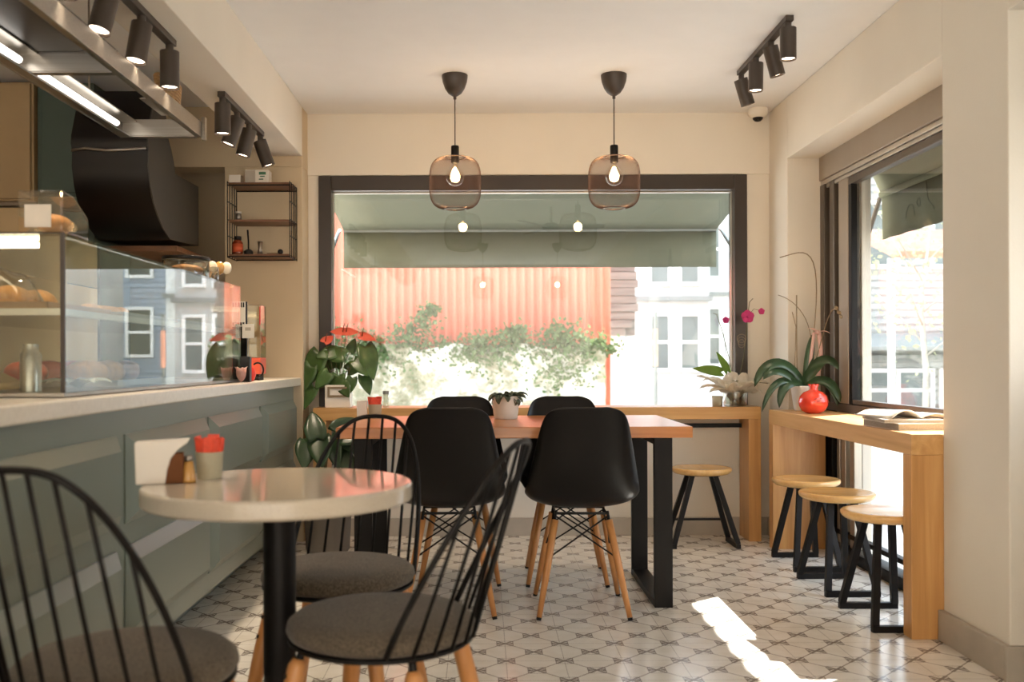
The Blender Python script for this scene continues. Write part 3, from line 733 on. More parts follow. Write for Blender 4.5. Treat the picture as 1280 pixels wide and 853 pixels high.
# stainless serving frame hanging over the counter
hf = thing('hanging_heat_frame', 'stainless ladder frame with a light tube hanging over the counter', 'lamp frame', (-1.3, 3.0, 2.05))
zf0, zf1 = 1.945, 2.005
b = MB(); b.box(-1.470, -1.462, .8, 3.87, zf0, zf1); b.box(-1.462, -1.425, .8, 3.87, zf0, zf0 + .005); b.box(-1.462, -1.40, .8, 3.87, zf1, zf1 + .005); b.build('side_channel', 'steel', hf, world=True, bevel=.001)
b = MB(); b.box(-1.148, -1.140, .8, 3.87, zf0, zf1); b.box(-1.165, -1.148, .8, 3.87, zf0, zf0 + .005); b.build('side_channel', 'steel', hf, world=True, bevel=.001)
for y in (3.00, 3.86, 2.1):
    b = MB(); b.box(-1.461, -1.149, y, y + .007, zf0 + .006, zf1 + .012); b.box(-1.424, -1.166, y, y + .03, zf0 + .001, zf0 + .0055); b.build('cross_channel', 'steel', hf, world=True, bevel=.001)
MB().cone((-1.440, .9, zf0 + .030), (-1.440, 2.96, zf0 + .030), .011, n=14).build('light_tube', 'led', hf, world=True)
MB().box(-1.46, -1.150, .8, 2.99, zf1 + .006, zf1 + .012).build('darkening_sheet', 'hood', hf, world=True)  # dark sheet added so the near bay looks as dim as the kitchen ceiling
MB().cone((-1.440, 3.03, zf0 + .030), (-1.440, 3.75, zf0 + .030), .011, n=14).build('light_tube', 'led', hf, world=True)
for y in (1.2, 3.55):
    for x in (-1.466, -1.175): 
        MB().cone((x, y, zf1 + .006), (x, y, ZC - .0 if x < -1.26 else 2.204), .004, n=8).build('hanger_rod', 'steel', hf, world=True)
MB().box(-1.139, -1.125, 3.86, 3.885, zf0 - .01, zf1 + .02).build('end_plate', 'steel', hf, world=True)
wb = thing('wicker_basket', 'small wicker basket standing on the hanging stainless frame', 'basket', (-1.22, 3.72, zf1 - .008))
wb.location = (-1.195, 3.62, zf1 + .0)
MB().box(-1.26, -1.150, 3.5, 3.74, zf1 - .004, zf1 - .0005).build('rest_plate', 'steel', hf, world=True)
b = MB()
for k in range(8): b.tube([((.026 + .0008 * k) * math.cos(a), (.10 + .002 * k) * math.sin(a), .006 + .012 * k) for a in [2 * PI * i / 24 for i in range(24)]], .006, 6, True)
b.build('weave', 'wicker', wb, smooth=True)

# ------------------------------------------------------------------ track spotlights
def track(name_label, x, y0, y1, zc, spots, power=14):
    t = thing('track_light', name_label, 'spotlight', (x, (y0 + y1) / 2, zc))
    MB().box(-.017, .017, -(y1 - y0) / 2, (y1 - y0) / 2, -.024, -.0005).build('rail', 'cap', t, bevel=.002)
    for (fy, tx, ty, on) in spots:
        y = -(y1 - y0) / 2 + fy * (y1 - y0)
        d = Vector((tx, ty, -1)).normalized()
        p = Vector((0, y, -.062))
        b = MB(); b.cone((0, y, -.0245), (0, y, -.05), .014, n=16); b.ball((0, y, -.056), .016, n=8)
        h = p + d * .02
        b.cone(p - d * .012, p + d * .12, .034, n=28, cap=False)
        b.cone(p - d * .012, p - d * .0119, .034, .001, 28); b.cone(p + d * .112, p + d * .12, .0285, .0325, 28, cap=False); b.cone(p + d * .1195, p + d * .12, .0325, .034, 28, cap=False)
        s_ = b.build('spot_head', 'cap', t)
        smooth_angle(s_, 35)
        MB().cone(p + d * .108, p + d * .112, .028, n=24).build('lens', 'lens' if on else 'plastic', s_)
        if on:
            L = bpy.data.lights.new('spot_lamp', 'SPOT'); L.energy = power; L.color = (1, .80, .58); L.spot_size = R(75); L.spot_blend = .6; L.shadow_soft_size = .03
            lo = bpy.data.objects.new('spot_lamp', L); C.objects.link(lo); lo.parent = s_; lo.location = p + d * .13; lo.rotation_euler = (-d).to_track_quat('Z', 'Y').to_euler()
    return t
track('four head track light on the ceiling near the side window wall', 1.30, 4.02, 4.80, ZC, [(.03, .0, .0, 1), (.34, .28, .05, 1), (.64, -.02, .0, 1), (.97, .32, .1, 1)], 5)
track('four head track light under the beam beside the wire wall rack', -1.13, 4.12, 4.86, 2.205, [(.03, 0, 0, 1), (.36, -.35, -.1, 1), (.66, -.25, -.05, 1), (.98, .35, .1, 1)], 26)
track('track light under the beam above the hanging stainless frame', -1.13, 2.55, 3.47, 2.205, [(.03, 0, 0, 1), (.36, -.18, -.2, 1), (.66, -.12, -.12, 1), (.97, 0, 0, 1)], 26)

# ------------------------------------------------------------------ pendants
def make_pendant(label, drop=0.0):
    t = thing('pendant_lamp', label, 'lamp', (0, 0, 0), 0, 'mesh pendants')
    MB().lathe([(.066, 0), (.066, -.01), (.062, -.035), (.050, -.068), (.034, -.092), (.014, -.106), (.008, -.108), (.008, -.122), (0, -.122)], n=36).build('ceiling_cap', 'cap', t, smooth=True)
    MB().cone((0, 0, -.12), (0, 0, -.365), .003, n=8).build('cord', 'cap', t)
    MB().lathe([(0, -.36), (.019, -.36), (.0205, -.366), (.0205, -.448), (.017, -.448), (.017, -.43), (0, -.43)], n=28).build('socket', 'black', t, smooth=True)
    # mesh shade
    pr = []
    z0, z1, rr = -.418, -.682, .132
    for k in range(41):
        a = -PI / 2 + PI * k / 40      # superellipse profile
        c, s_ = math.cos(a), math.sin(a)
        r = rr * abs(c) ** .48; z = (z0 + z1) / 2 + (z0 - z1) / 2 * math.copysign(abs(s_) ** .62, s_)
        pr.append((r, z))
    pts = [p for p in pr if p[0] > .045]
    # resample evenly
    L = [0]
    for a, b_ in zip(pts, pts[1:]): L.append(L[-1] + math.dist(a, b_))
    NR, NC = 46, 62
    def at(sv):
        for i in range(len(L) - 1):
            if L[i + 1] >= sv - 1e-9:
                u = (sv - L[i]) / (L[i + 1] - L[i]); return (pts[i][0] + u * (pts[i + 1][0] - pts[i][0]), pts[i][1] + u * (pts[i + 1][1] - pts[i][1]))
        return pts[-1]
    rows = [at(L[-1] * i / NR) for i in range(NR + 1)]
    bm_ = MB(); V = []
    for i, (r, z) in enumerate(rows):
        V.append([bm_.bm.verts.new((r * math.cos(2 * PI * (k + .5 * (i % 2)) / NC), r * math.sin(2 * PI * (k + .5 * (i % 2)) / NC), z)) for k in range(NC)])
    for i in range(0, NR - 1):
        for k in range(NC):
            if i % 2 == 0: a, b1, c, d = V[i][k], V[i + 1][k], V[i + 2][k], V[i + 1][(k - 1) % NC]
            else: a, b1, c, d = V[i][k], V[i + 1][(k + 1) % NC], V[i + 2][k], V[i + 1][k]
            bm_.bm.faces.new((a, b1, c, d))
    sh = bm_.build('mesh_shade', 'mesh', t)
    w = sh.modifiers.new('wire', 'WIREFRAME'); w.thickness = .0014; w.use_boundary = True
    b = MB(); r, z = rows[-1]; b.tube([(r * math.cos(a), r * math.sin(a), z) for a in [2 * PI * i / 32 for i in range(32)]], .003, 6, True).build('bottom_ring', 'mesh', sh, smooth=True)
    b = MB(); r, z = rows[0]; b.tube([(r * math.cos(a), r * math.sin(a), z) for a in [2 * PI * i / 32 for i in range(32)]], .003, 6, True)
    b.tube([(.018, 0, z0 - .004), (.05, 0, z0)], .002, 6); b.tube([(-.018, 0, z0 - .004), (-.05, 0, z0)], .002, 6)
    b.build('shade_ring', 'mesh', sh, smooth=True)
    MB().lathe([(.012, -.449), (.014, -.462), (.026, -.476), (.040, -.492), (.0475, -.513), (.044, -.537), (.030, -.556), (.012, -.565), (0, -.566)], n=28).build('bulb', 'bulb_glass', t, smooth=True)
    b = MB()
    for k in range(6):
        a = 2 * PI * k / 6; b.tube([(.004 * math.cos(a), .004 * math.sin(a), -.47), (.010 * math.cos(a), .010 * math.sin(a), -.50), (.006 * math.cos(a + .5), .006 * math.sin(a + .5), -.532)], .0014, 5)
    b.build('filament', 'filament', t)
    Lt = bpy.data.lights.new('bulb_lamp', 'POINT'); Lt.energy = 5; Lt.color = (1, .68, .38); Lt.shadow_soft_size = .03
    lo = bpy.data.objects.new('bulb_lamp', Lt); C.objects.link(lo); lo.parent = t; lo.location = (0, 0, -.515)
    return t
p0 = make_pendant('wire mesh pendant lamp over the dining table, the one beside the display counter side')
p0.location = (-.14, 4.86, ZC)
p0['label'] = 'bronze wire mesh pendant lamp hanging above the potted succulent end of the table'
dup(p0, (.672, 4.86, ZC), .1, 'bronze wire mesh pendant lamp nearer the side window wall', 'mesh pendants')
dup(p0, (0.0, -.3, ZC), .2, 'wire mesh pendant seen only mirrored in the back window, over the walkway', 'mesh pendants')
dup(p0, (.93, -.3, ZC), .3, 'wire mesh pendant seen only mirrored in the back window, by the door', 'mesh pendants')

cf = thing('ceiling_fan', 'three bladed ceiling fan seen only as a reflection in the back window', 'fan', (.65, 2.55, ZC))
MB().cone((0, 0, -.0005), (0, 0, -.16), .012).build('rod', 'cap', cf)
MB().lathe([(0, -.15), (.05, -.155), (.085, -.175), (.085, -.215), (.04, -.235), (0, -.235)], n=28).build('motor', 'cap', cf, smooth=True)
for k in range(3):
    a = R(2 + 120 * k); m_ = Matrix.Rotation(a, 4, 'Z') @ Matrix.Rotation(R(10), 4, 'X')
    MB().box(.08, .50, -.055, .055, -.200, -.193, m_).build('blade', 'cap', cf, bevel=.002)

# dome camera
dm = thing('dome_camera', 'white dome security camera on the ceiling corner above the back window', 'camera', (1.60, 5.53, ZC))
MB().lathe([(0, -.0005), (.056, -.0005), (.058, -.022), (.050, -.040), (.034, -.052), (0, -.052)], n=32).build('housing', 'plastic', dm, smooth=True)
smooth_angle(dm.children[0], 30)
MB().lathe([(.030, -.0525), (.027, -.062), (.016, -.072), (0, -.076)], n=28).build('dome', 'hood', dm, smooth=True)
MB().ball((-.006, -.020, -.064), .008, (1, .6, 1), 8).build('lens', 'glass', dm, smooth=True)

# ------------------------------------------------------------------ dining table
TX0, TX1, TY0, TY1 = -.612, .868, 3.945, 4.765
dt = thing('dining_table', 'rectangular orange oak dining table on black steel loop legs', 'table', (.13, 4.35, 0))
MB().box(TX0, TX1, TY0, TY1, .710, .757).build('tabletop', 'table', dt, bevel=.003, world=True)
for (x0, x1) in ((-.54, -.465), (.711, .787)):
    b = MB(); y0, y1, tk = 3.965, 4.60, .03
    b.box(x0, x1, y0, y0 + tk, 0, .7095); b.box(x0, x1, y1 - tk, y1, 0, .7095); b.box(x0, x1, y0 + tk, y1 - tk, 0.0, .03); b.box(x0, x1, y0 + tk, y1 - tk, .68, .7095)
    b.build('leg_frame', 'black', dt, bevel=.002, world=True)

# ------------------------------------------------------------------ moulded shell chairs
def make_shell_chair():
    t = thing('shell_chair', 'x', 'chair', (0, 0, 0))
    prof = [(.232, .418), (.226, .436), (.19, .447), (.12, .443), (.03, .434), (-.06, .430), (-.13, .440), (-.180, .470), (-.212, .520), (-.232, .580), (-.248, .64), (-.262, .70), (-.275, .75), (-.286, .79), (-.294, .82), (-.300, .840), (-.304, .852)]
    halfw = [.176, .196, .212, .224, .230, .232, .232, .229, .222, .212, .200, .188, .177, .167, .153, .130, .082]
    NU = 12; rows = []
    for i, ((y, z), w) in enumerate(zip(prof, halfw)):
        v = i / (len(prof) - 1); row = []
        tx = prof[min(i + 1, len(prof) - 1)]; tp = prof[max(i - 1, 0)]
        ty, tz_ = tx[0] - tp[0], tx[1] - tp[1]; ln = math.hypot(ty, tz_); ty, tz_ = ty / ln, tz_ / ln
        ny, nz = tz_, -ty                       # toward the sitter
        if i < 2: ny, nz = 0, 1
        depth = [.012, .022, .036, .046, .054, .060, .066, .068, .064, .058, .050, .042, .034, .026, .018, .010, .004][i]
        for k in range(NU + 1):
            u = -1 + 2 * k / NU
            lift = depth * abs(u) ** 2.2
            row.append(Vector((w * math.sin(u * PI / 2 * .92) / math.sin(PI / 2 * .92), y + ny * lift, z + nz * lift)))
        rows.append(row)
    o = MB().grid(rows).build('shell', 'shell', t, smooth=True, solid=.007, sub=2)
    b = MB()
    tops = {(sx, sy): Vector((sx * .105, .005 + sy * .085, .405)) for sx in (-1, 1) for sy in (-1, 1)}
    for (sx, sy), p in tops.items():
        foot = Vector((sx * .182, .005 + sy * .205 if sy < 0 else .005 + sy * .195, .0))
        q = p.lerp(foot, .06)
        MB().tube([q, q.lerp(foot, .5), q.lerp(foot, .97)], [.0155, .0150, .0105], 14).build('leg', 'leg', t, smooth=True)
        lg = t.children[-1]
        MB().cone(q.lerp(foot, .971), foot + Vector((0, 0, .0005)), .0105, .0095, 14).build('foot_tip', 'black', lg)
        b.tube([p + Vector((0, 0, .012)), q.lerp(foot, .05)], .006, 8)
    for (sx, sy), p in tops.items():
        foot = Vector((sx * .182, .005 + sy * .20, 0))
        for (ox, oy) in ((-sx, sy), (sx, -sy)):
            p2 = tops[(ox, oy)]
            low = p.lerp(foot, .42)
            b.tube([low, p2 + Vector((0, 0, -.01))], .0036, 6)
            b.tube([p, p2], .0036, 6)
    b.box(-.11, .11, -.085, -.075, .402, .412); b.box(-.11, .11, .085, .095, .402, .412)
    b.build('wire_base', 'black', t)
    return t
sc0 = make_shell_chair()
sc0.location = (-.145, 3.99, 0); sc0.rotation_euler = (0, 0, R(2)); sc0['label'] = 'black shell chair with its back to the room, beside the spindle chairs'; sc0['group'] = 'shell chairs at the dining table'
dup(sc0, (.402, 3.975, 0), R(-1), 'black shell chair with its back to the room, beside the open end of the table', 'shell chairs at the dining table')
dup(sc0, (-.115, 4.545, 0), R(181), 'black shell chair on the window side of the table, left of the potted succulent', 'shell chairs at the dining table')
dup(sc0, (.388, 4.525, 0), R(178), 'black shell chair on the window side of the table, right of the potted succulent', 'shell chairs at the dining table')

# ------------------------------------------------------------------ wooden stools
def make_stool():
    t = thing('stool', 'x', 'stool', (0, 0, 0))
    MB().lathe([(0, .398), (.135, .398), (.150, .402), (.162, .412), (.166, .420), (.166, .428), (.160, .434), (.148, .4345), (.13, .431), (.07, .426), (0, .425)], n=48).build('seat', 'seat', t, smooth=True)
    for sy in (-1, 1):
        b = MB()
        MB().bar((-.12, sy * .175, .0125), (.12, sy * .175, .0125), .025, .025).build('base_bar', 'black', t, bevel=.001)
        for sx in (-1, 1):
            MB().bar((sx * .108, sy * .1745, .024), (sx * .052, sy * .062, .398), .026, .026, (1, 0, 0)).build('leg', 'black', t, bevel=.001)
    MB().box(-.075, .075, -.085, .085, .390, .3975).build('seat_plate', 'black', t)
    return t
st = make_stool(); G_ = 'oak stools with black steel legs'
st.location = (1.625, 4.80, 0); st['label'] = 'round oak stool on black legs against the far panel of the side bar'; st['group'] = G_
dup(st, (1.600, 4.315, 0), R(1), 'round oak stool on black legs, middle one of three under the side bar', G_)
dup(st, (1.590, 3.775, 0), R(-1), 'round oak stool on black legs, tucked behind the near end panel of the side bar', G_)
s4 = dup(st, (1.215, 5.31, 0), R(90), 'round oak stool on black legs standing alone under the back window bar', G_)
MB().box(-.1255 - .0, -.1145, -.16, .16, .118, .130).build('stretcher', 'black', s4)
s4.children[-1].location = (.235, 0, 0)

# ------------------------------------------------------------------ round table
rt = thing('round_table', 'small round white quartz table on one black column', 'table', (-.485, 2.26, 0))
MB().lathe([(0, .703), (.305, .703), (.312, .706), (.315, .711), (.315, .712), (.315, .739), (.315, .740), (.3135, .7445), (.309, .747), (.305, .7472), (.304, .7472), (0, .7472)], n=96).build('tabletop', 'quartz', rt, smooth=True)
smooth_angle(rt.children[0], 50)
MB().lathe([(.038, .012), (.038, .7025)], n=28).build('column', 'black', rt, smooth=True)
MB().lathe([(0, 0), (.20, 0), (.20, .008), (.05, .016), (0, .016)], n=48).build('base_plate', 'black', rt)
MB().lathe([(0, .692), (.12, .692), (.12, .7028), (0, .7028)], n=32).build('top_flange', 'black', rt)

# ------------------------------------------------------------------ spindle chairs
def make_spindle_chair():
    t = thing('spindle_chair', 'x', 'chair', (0, 0, 0))        # back points to +Y
    MB().lathe([(0, .418), (.195, .418), (.208, .424), (.214, .436), (.211, .450), (.196, .462), (.15, .469), (.08, .472), (0, .473)], n=56).build('seat_cushion', 'felt', t, smooth=True)
    b = MB(); b.lathe([(0, .408), (.205, .408), (.210, .412), (.210, .4175), (0, .4175)], n=56); b.build('seat_frame', 'black', t)
    def hoop(ph):
        c, s_ = math.cos(ph), math.sin(ph)
        x = .190 * math.copysign(abs(c) ** .72, c); h = abs(s_) ** .92
        y = .098 + (.335 - .098) * h ** 1.1; z = .424 + .436 * h
        return Vector((x, y, z))
    MB().tube([hoop(PI * k / 48) for k in range(49)], .0068, 10).build('hoop', 'black', t, smooth=True)
    n = 8
    for i in range(n):
        u = -1 + 2 * (i + .5) / n
        a = u * R(54)
        base = Vector((.212 * math.sin(a), .212 * math.cos(a), .420))
        xt = u * .178
        # hoop point with that x
        ph = math.acos(max(-1, min(1, math.copysign(abs(xt / .190) ** (1 / .72), xt))))
        MB().tube([base, base.lerp(hoop(ph), .5), hoop(ph)], .0044, 8).build('spindle', 'black', t, smooth=True)
    for sx in (-1, 1):
        for sy in (-1, 1):
            p = Vector((sx * .135, sy * .135, .385)); q = Vector((sx * .205, sy * .205, 0)); lg = MB()
            lg.tube([p, p.lerp(q, .04), p.lerp(q, .3), p.lerp(q, .99)], [.014, .0205, .0215, .0135], 16); o = lg.build('leg', 'leg', t, smooth=True)
            d = (q - p).normalized(); out = Vector((sx, sy, 0)).normalized()
            bb = MB(); bb.cone(p.lerp(q, .09) + out * .013 - Vector((0, 0, 0)), p.lerp(q, .09) + out * .0235, .0055, n=12); bb.cone(p.lerp(q, .22) + out * .013, p.lerp(q, .22) + out * .0235, .0055, n=12)
            bb.cone(p + Vector((0, 0, -.004)), p + Vector((-sx * .006, -sy * .006, .0225)), .009, n=12)
            bb.build('leg_bracket', 'black', o)
    return t
GS = 'spindle chairs round the white table'
c1 = make_spindle_chair(); c1.location = (-.407, 2.665, 0); c1.rotation_euler = (0, 0, R(-12)); c1['group'] = GS
c1['label'] = 'black hoop back spindle chair on the far side of the round table, facing the camera'
dup(c1, (-.232, 2.16, 0), R(-109), 'black spindle chair seen side on, its seat tucked under the round table edge', GS)
dup(c1, (-.700, 1.865, 0), R(-190), 'black spindle chair cut off by the picture corner, back hoop towards the camera', GS)

# ------------------------------------------------------------------ things on the round table
TZ = .7475
nh = thing('napkin_holder', 'cream arched napkin holder at the edge of the round white table', 'napkin holder', (-.742, 2.255, TZ), R(14))
def arch_poly(w, h, r, base):
    pts = [(-w, 0), (-w, h), (w, h), (w, 0), (r, 0)]
    for k in range(13): pts.append((r * math.cos(PI * k / 12) , base + (h * .80 - base) * math.sin(PI * k / 12)))
    pts.append((-r, 0)); return pts
MB().prism([(-.075, 0), (-.078, .098), (.045, .104), (.040, .095), (.020, .080), (.004, .060), (-.004, .035), (-.010, 0)], -.028, .028, 'Y').build('body', 'white', nh, bevel=.003)
MB().box(-.009, .030, -.022, .022, .001, .070).build('napkins', 'darkhole', nh)
def sugar_cup(name_label, loc, r, h, cupm, packm, npk, grp=None):
    t = thing('sugar_cup', name_label, 'cup', loc)
    MB().lathe([(0, 0), (r * .86, 0), (r, h), (r * .93, h), (r * .80, .006), (0, .006)], n=32).build('cup', cupm, t, smooth=True)
    smooth_angle(t.children[0], 40)
    return t
def packets(loc, r, h, n, mt, lb, grp):
    for k in range(n):
        a = 2 * PI * k / n; rr = r * .55
        tl = Matrix.Translation((rr * math.cos(a), rr * math.sin(a), 0)) @ Matrix.Rotation(a * 1.0 + .3, 4, 'Z') @ Matrix.Rotation(R(7), 4, 'Y')
        hh = h * random.uniform(.92, 1.08)
        o = MB().box(-.0022, .0022, -r * .42, r * .42, 0, hh, tl).build('sugar_packet', mt, bevel=.001); o.location = (loc[0], loc[1], loc[2] + .008)
        tag(o, lb, 'packet', grp)
L1 = (-.672, 2.335, TZ)
sugar_cup('pale sage cup of coral sugar packets on the round white table', L1, .034, .066, 'cup', None, 0)
packets(L1, .034, .096, 9, 'pink_paper', 'coral sugar packet standing in the sage cup on the round white table', 'coral packets in the sage cup')
sh_ = thing('salt_shaker', 'small amber glass shaker between the napkin holder and the sage cup', 'shaker', (-.700, 2.26, TZ))
MB().lathe([(0, 0), (.017, 0), (.017, .008), (.010, .050), (0, .050)], n=24).build('body', 'gold', sh_, smooth=True)
MB().lathe([(0, .0503), (.0105, .0503), (.009, .062), (0, .064)], n=24).build('lid', 'steel', sh_, smooth=True)

# ------------------------------------------------------------------ things on the dining table
DZ = .7575
pt = thing('potted_succulent', 'small curly succulent in a white pot on the dining table', 'plant', (.106, 4.50, DZ))
MB().lathe([(0, 0), (.052, 0), (.056, .006), (.056, .018), (.0575, .0185), (.066, .10), (.067, .108), (.062, .108), (.060, .09), (0, .088)], n=40).build('pot', 'white', pt, smooth=True)
smooth_angle(pt.children[0], 45)
b = MB()
for i in range(46):
    a = random.uniform(0, 2 * PI); r0 = random.uniform(0, .045); el = random.uniform(.2, 1.3)
    b.leaf((r0 * math.cos(a), r0 * math.sin(a), .088 + random.uniform(0, .02)), (math.cos(a) * 1.2, math.sin(a), el), random.uniform(.05, .085), .034, random.uniform(1.2, 2.8), fold=.5, n=6)
b.build('foliage', 'succulent', pt, smooth=True, solid=.002)
L2 = (-.535, 4.70, DZ)
sugar_cup('grey cup of sugar packets on the dining table, beside a plain white cup', L2, .034, .062, 'cup', None, 0)
packets(L2, .034, .086, 7, 'pink_paper', 'coral sugar packet standing in the grey cup on the dining table', 'coral packets in the grey cup')
o = MB().prism([(-.028, 0), (-.030, .082), (.022, .084), (.018, .04), (.020, 0)], -.02, .02, 'Y').build('napkin_holder', 'white', bevel=.003); o.location = (-.586, 4.64, DZ); tag(o, 'small white napkin holder on the dining table corner by the big plant', 'napkin holder')
o = thing('pepper_shaker', 'little glass shaker with a grey lid behind the grey sugar cup', 'shaker', (-.545, 4.745, DZ)); o.location = (-.56, 5.47, .7655)
MB().lathe([(0, 0), (.018, 0), (.016, .075), (0, .075)], n=20).build('body', 'vase_glass', o, smooth=True); MB().lathe([(0, .0752), (.018, .0752), (.018, .095), (0, .095)], n=20).build('lid', 'tube', o)
o['label'] = 'little glass shaker with a grey lid on the bar under the back window'

# ------------------------------------------------------------------ plants
def heart_on_stalk(b_leaf, b_stem, root, top, size, tilt, az):
    root, top = Vector(root), Vector(top); mid = root.lerp(top, .5) + Vector((0, 0, .02))
    b_stem.tube([root, mid, top], .0028, 6)
    b_leaf.leaf(top, (math.cos(az) * .8, math.sin(az) * .8, tilt), size, size * .72, 1.0, heart=True, fold=.10)
an = thing('anthurium', 'coral flowering anthurium in a square white pot on the back window bar', 'plant', (-.835, 5.50, .7655))
b = MB(); b.box(-.072, .072, -.055, .055, 0, .13); b.build('pot', 'white', an, bevel=.004)
b = MB(); b.box(-.056, .071, -.060, -.0555, .060, .072); b.box(-.056, .071, -.060, -.0555, .108, .120); b.box(-.056, -.044, -.060, -.0555, .072, .108); b.box(.059, .071, -.060, -.0555, .072, .108); b.build('wood_frame', 'drystem', an)
lb, sb = MB(), MB()
# hand placed leaves, local coordinates (x across, z up), seen from the room
def flat_leaf(b, c, ang, length, width, face=(0, -1, .35), droop=.5, fold=.12):
    """heart leaf whose blade faces `face`; ang = direction of the tip in the x-z plane"""
    c = Vector(c); f = Vector(face).normalized(); d = Vector((math.cos(ang), 0, math.sin(ang))); d = (d - f * d.dot(f)).normalized(); side = f.cross(d).normalized()
    rows = []; n = 10
    for i in range(n + 1):
        t_ = i / n
        w = width * .5 * (math.sin(PI * (t_ * .93 + .07) ** .60)) ** .8 if t_ < 1 else .0005
        bk = -.14 * length * (1 - t_ / .3) if t_ < .3 else 0
        p = c + d * (length * (t_ - .12)) - f * (droop * length * .35 * t_ * t_)
        rows.append([p - side * w + f * w * fold + d * bk, p - side * w * .55 + f * w * fold * .3 + d * bk * .6, p, p + side * w * .55 + f * w * fold * .3 + d * bk * .6, p + side * w + f * w * fold + d * bk])
    b.grid(rows)
spec = [(-.12, .0, .295, -105, .20, .135), (-.165, -.03, .22, -110, .17, .11), (-.15, -.03, .10, -115, .16, .09), (-.03, .0, .32, 200, .12, .09), (.02, -.02, .30, 165, .15, .10), (.065, .02, .33, 70, .09, .06),
        (.16, .0, .33, -80, .21, .12), (.10, -.03, .26, -50, .13, .08), (.08, -.03, .16, -100, .10, .07), (.15, -.02, .17, -75, .12, .08), (0, -.03, .17, -95, .13, .10), (-.06, -.04, .19, -130, .12, .09), (-.02, .02, .24, 90, .10, .09), (.06, .03, .22, 30, .12, .08), (-.08, .03, .24, 120, .12, .09), (.03, -.05, .13, -60, .09, .08)]
for (x, y, z, a, l, w) in spec:
    flat_leaf(lb, (x, y, z), R(a), l, w, (random.uniform(-.3, .3), -1, random.uniform(.1, .6)))
    sb.tube([(x * .15, y * .2, .10), (x * .5, y * .6, .10 + (z - .10) * .6 + .02), (x, y, z)], .0024, 6)
lb.build('leaves', 'leaf', an, smooth=True, solid=.0012); 
fl = MB(); sp = MB()
for (x, y, z, a, l, w) in ((-.075, -.01, .38, 60, .07, .05), (.025, -.01, .435, 175, .075, .05), (.045, -.01, .435, 10, .075, .05), (.135, .0, .41, -15, .085, .05)):
    flat_leaf(fl, (x, y, z), R(a), l * 1.1, w * 1.25, (.1, -.9, .8), .3)
    sb.tube([(x * .2, y, .10), (x * .6, y, .28), (x, y, z)], .002, 6)
    sp.tube([(x, y, z), (x + .006, y, z + .03), (x + .012, y, z + .05)], [.003, .003, .0015], 6)
sb.build('stems', 'stem', an, smooth=True); fl.build('flowers', 'coral', an, smooth=True, solid=.0015); sp.build('spadices', 'brownglass', an, smooth=True)

rp = thing('rubber_plant', 'broad leaved rubber plant in a round grey planter on the floor by the counter', 'plant', (-.845, 5.16, 0))
MB().lathe([(0, 0), (.105, 0), (.118, .02), (.130, .27), (.133, .28), (.125, .28), (.12, .26), (0, .25)], n=44).build('planter', 'grey_pot', rp, smooth=True)
MB().lathe([(0, .262), (.118, .262)], n=32).build('soil', 'soil', rp, solid=.002)
lb, sb = MB(), MB()
sb.tube([(0, 0, .25), (-.02, 0, .4), (0, -.02, .55), (.02, 0, .62)], [.012, .011, .009, .006], 8); sb.tube([(0, 0, .3), (.06, -.02, .45), (.12, -.02, .55)], [.009, .008, .005], 8)
for (x, y, z, a, l, w) in ((-.055, -.04, .64, 100, .17, .12), (-.03, -.05, .60, -80, .17, .14), (-.11, -.02, .58, -95, .16, .12), (.03, -.04, .61, -75, .19, .10), (.10, -.05, .62, 15, .16, .11), (.13, -.04, .60, -20, .17, .11), (.17, -.04, .57, -50, .20, .10), (.05, .0, .66, 40, .14, .10), (-.08, .02, .56, 140, .14, .10), (.08, -.04, .53, -60, .18, .10)):
    flat_leaf(lb, (x, y, z), R(a), l, w, (random.uniform(-.2, .3), -1, random.uniform(.2, .8)), .5, .2)
    sb.tube([(x * .3, 0, z - .06), (x, y, z)], .003, 6)
sb.build('stems', 'stem', rp, smooth=True); lb.build('leaves', 'leaf2', rp, smooth=True, solid=.0015)

def orchid_flower(b, c, r, face=(0, -1, .1)):
    c = Vector(c); f = Vector(face).normalized(); q = f.to_track_quat('Z', 'Y')
    for k in range(5):
        a = 2 * PI * k / 5 + PI / 2; d = q @ Vector((math.cos(a), math.sin(a), .15)); side = q @ Vector((-math.sin(a), math.cos(a), 0))
        rows = []
        for i in range(10):
            t_ = i / 9; w = r * .60 * math.sin(PI * (t_ * .9 + .05)) ** .7; p = c + d * r * t_
            rows.append([p - side * w, p + f * .002, p + side * w])
        b.grid(rows)
    b.ball(c + f * .004, r * .22, n=6)

# orchid in glass vase on the back bar
og = thing('orchid', 'magenta orchid wrapped in cream paper in a glass vase on the back bar corner', 'plant', (1.452, 5.49, .7655))
MB().lathe([(0, 0), (.058, 0), (.066, .01), (.068, .09), (.055, .135), (.060, .150), (.055, .150), (.050, .135), (.062, .09), (.060, .012), (0, .012)], n=36).build('vase', 'vase_glass', og, smooth=True)
b = MB()
for i in range(16):
    a = 2 * PI * i / 16; b.leaf((.02 * math.cos(a) - .01, .02 * math.sin(a), .03), (math.cos(a) * .55, math.sin(a) * (.5 if math.sin(a) < 0 else .2), 1), .17 + .04 * (i % 3), .07, random.uniform(.9, 1.8), fold=.5)
for (x, y, z, q) in ((-.05, -.03, .135, .034), (-.02, -.05, .11, .03), (.03, -.04, .13, .036), (.075, -.03, .115, .03), (.10, -.02, .10, .022), (-.015, -.02, .165, .03), (.05, 0, .16, .03)): b.ball((x, y, z), q, (1, .8, 1.1), 8)
cw = b.build('crepe_wrap', 'cream', og, smooth=True, solid=.001)
k = cw.modifiers.new('d', 'DISPLACE'); tx = bpy.data.textures.new('crumple', 'CLOUDS'); tx.noise_scale = .025; k.texture = tx; k.strength = .022
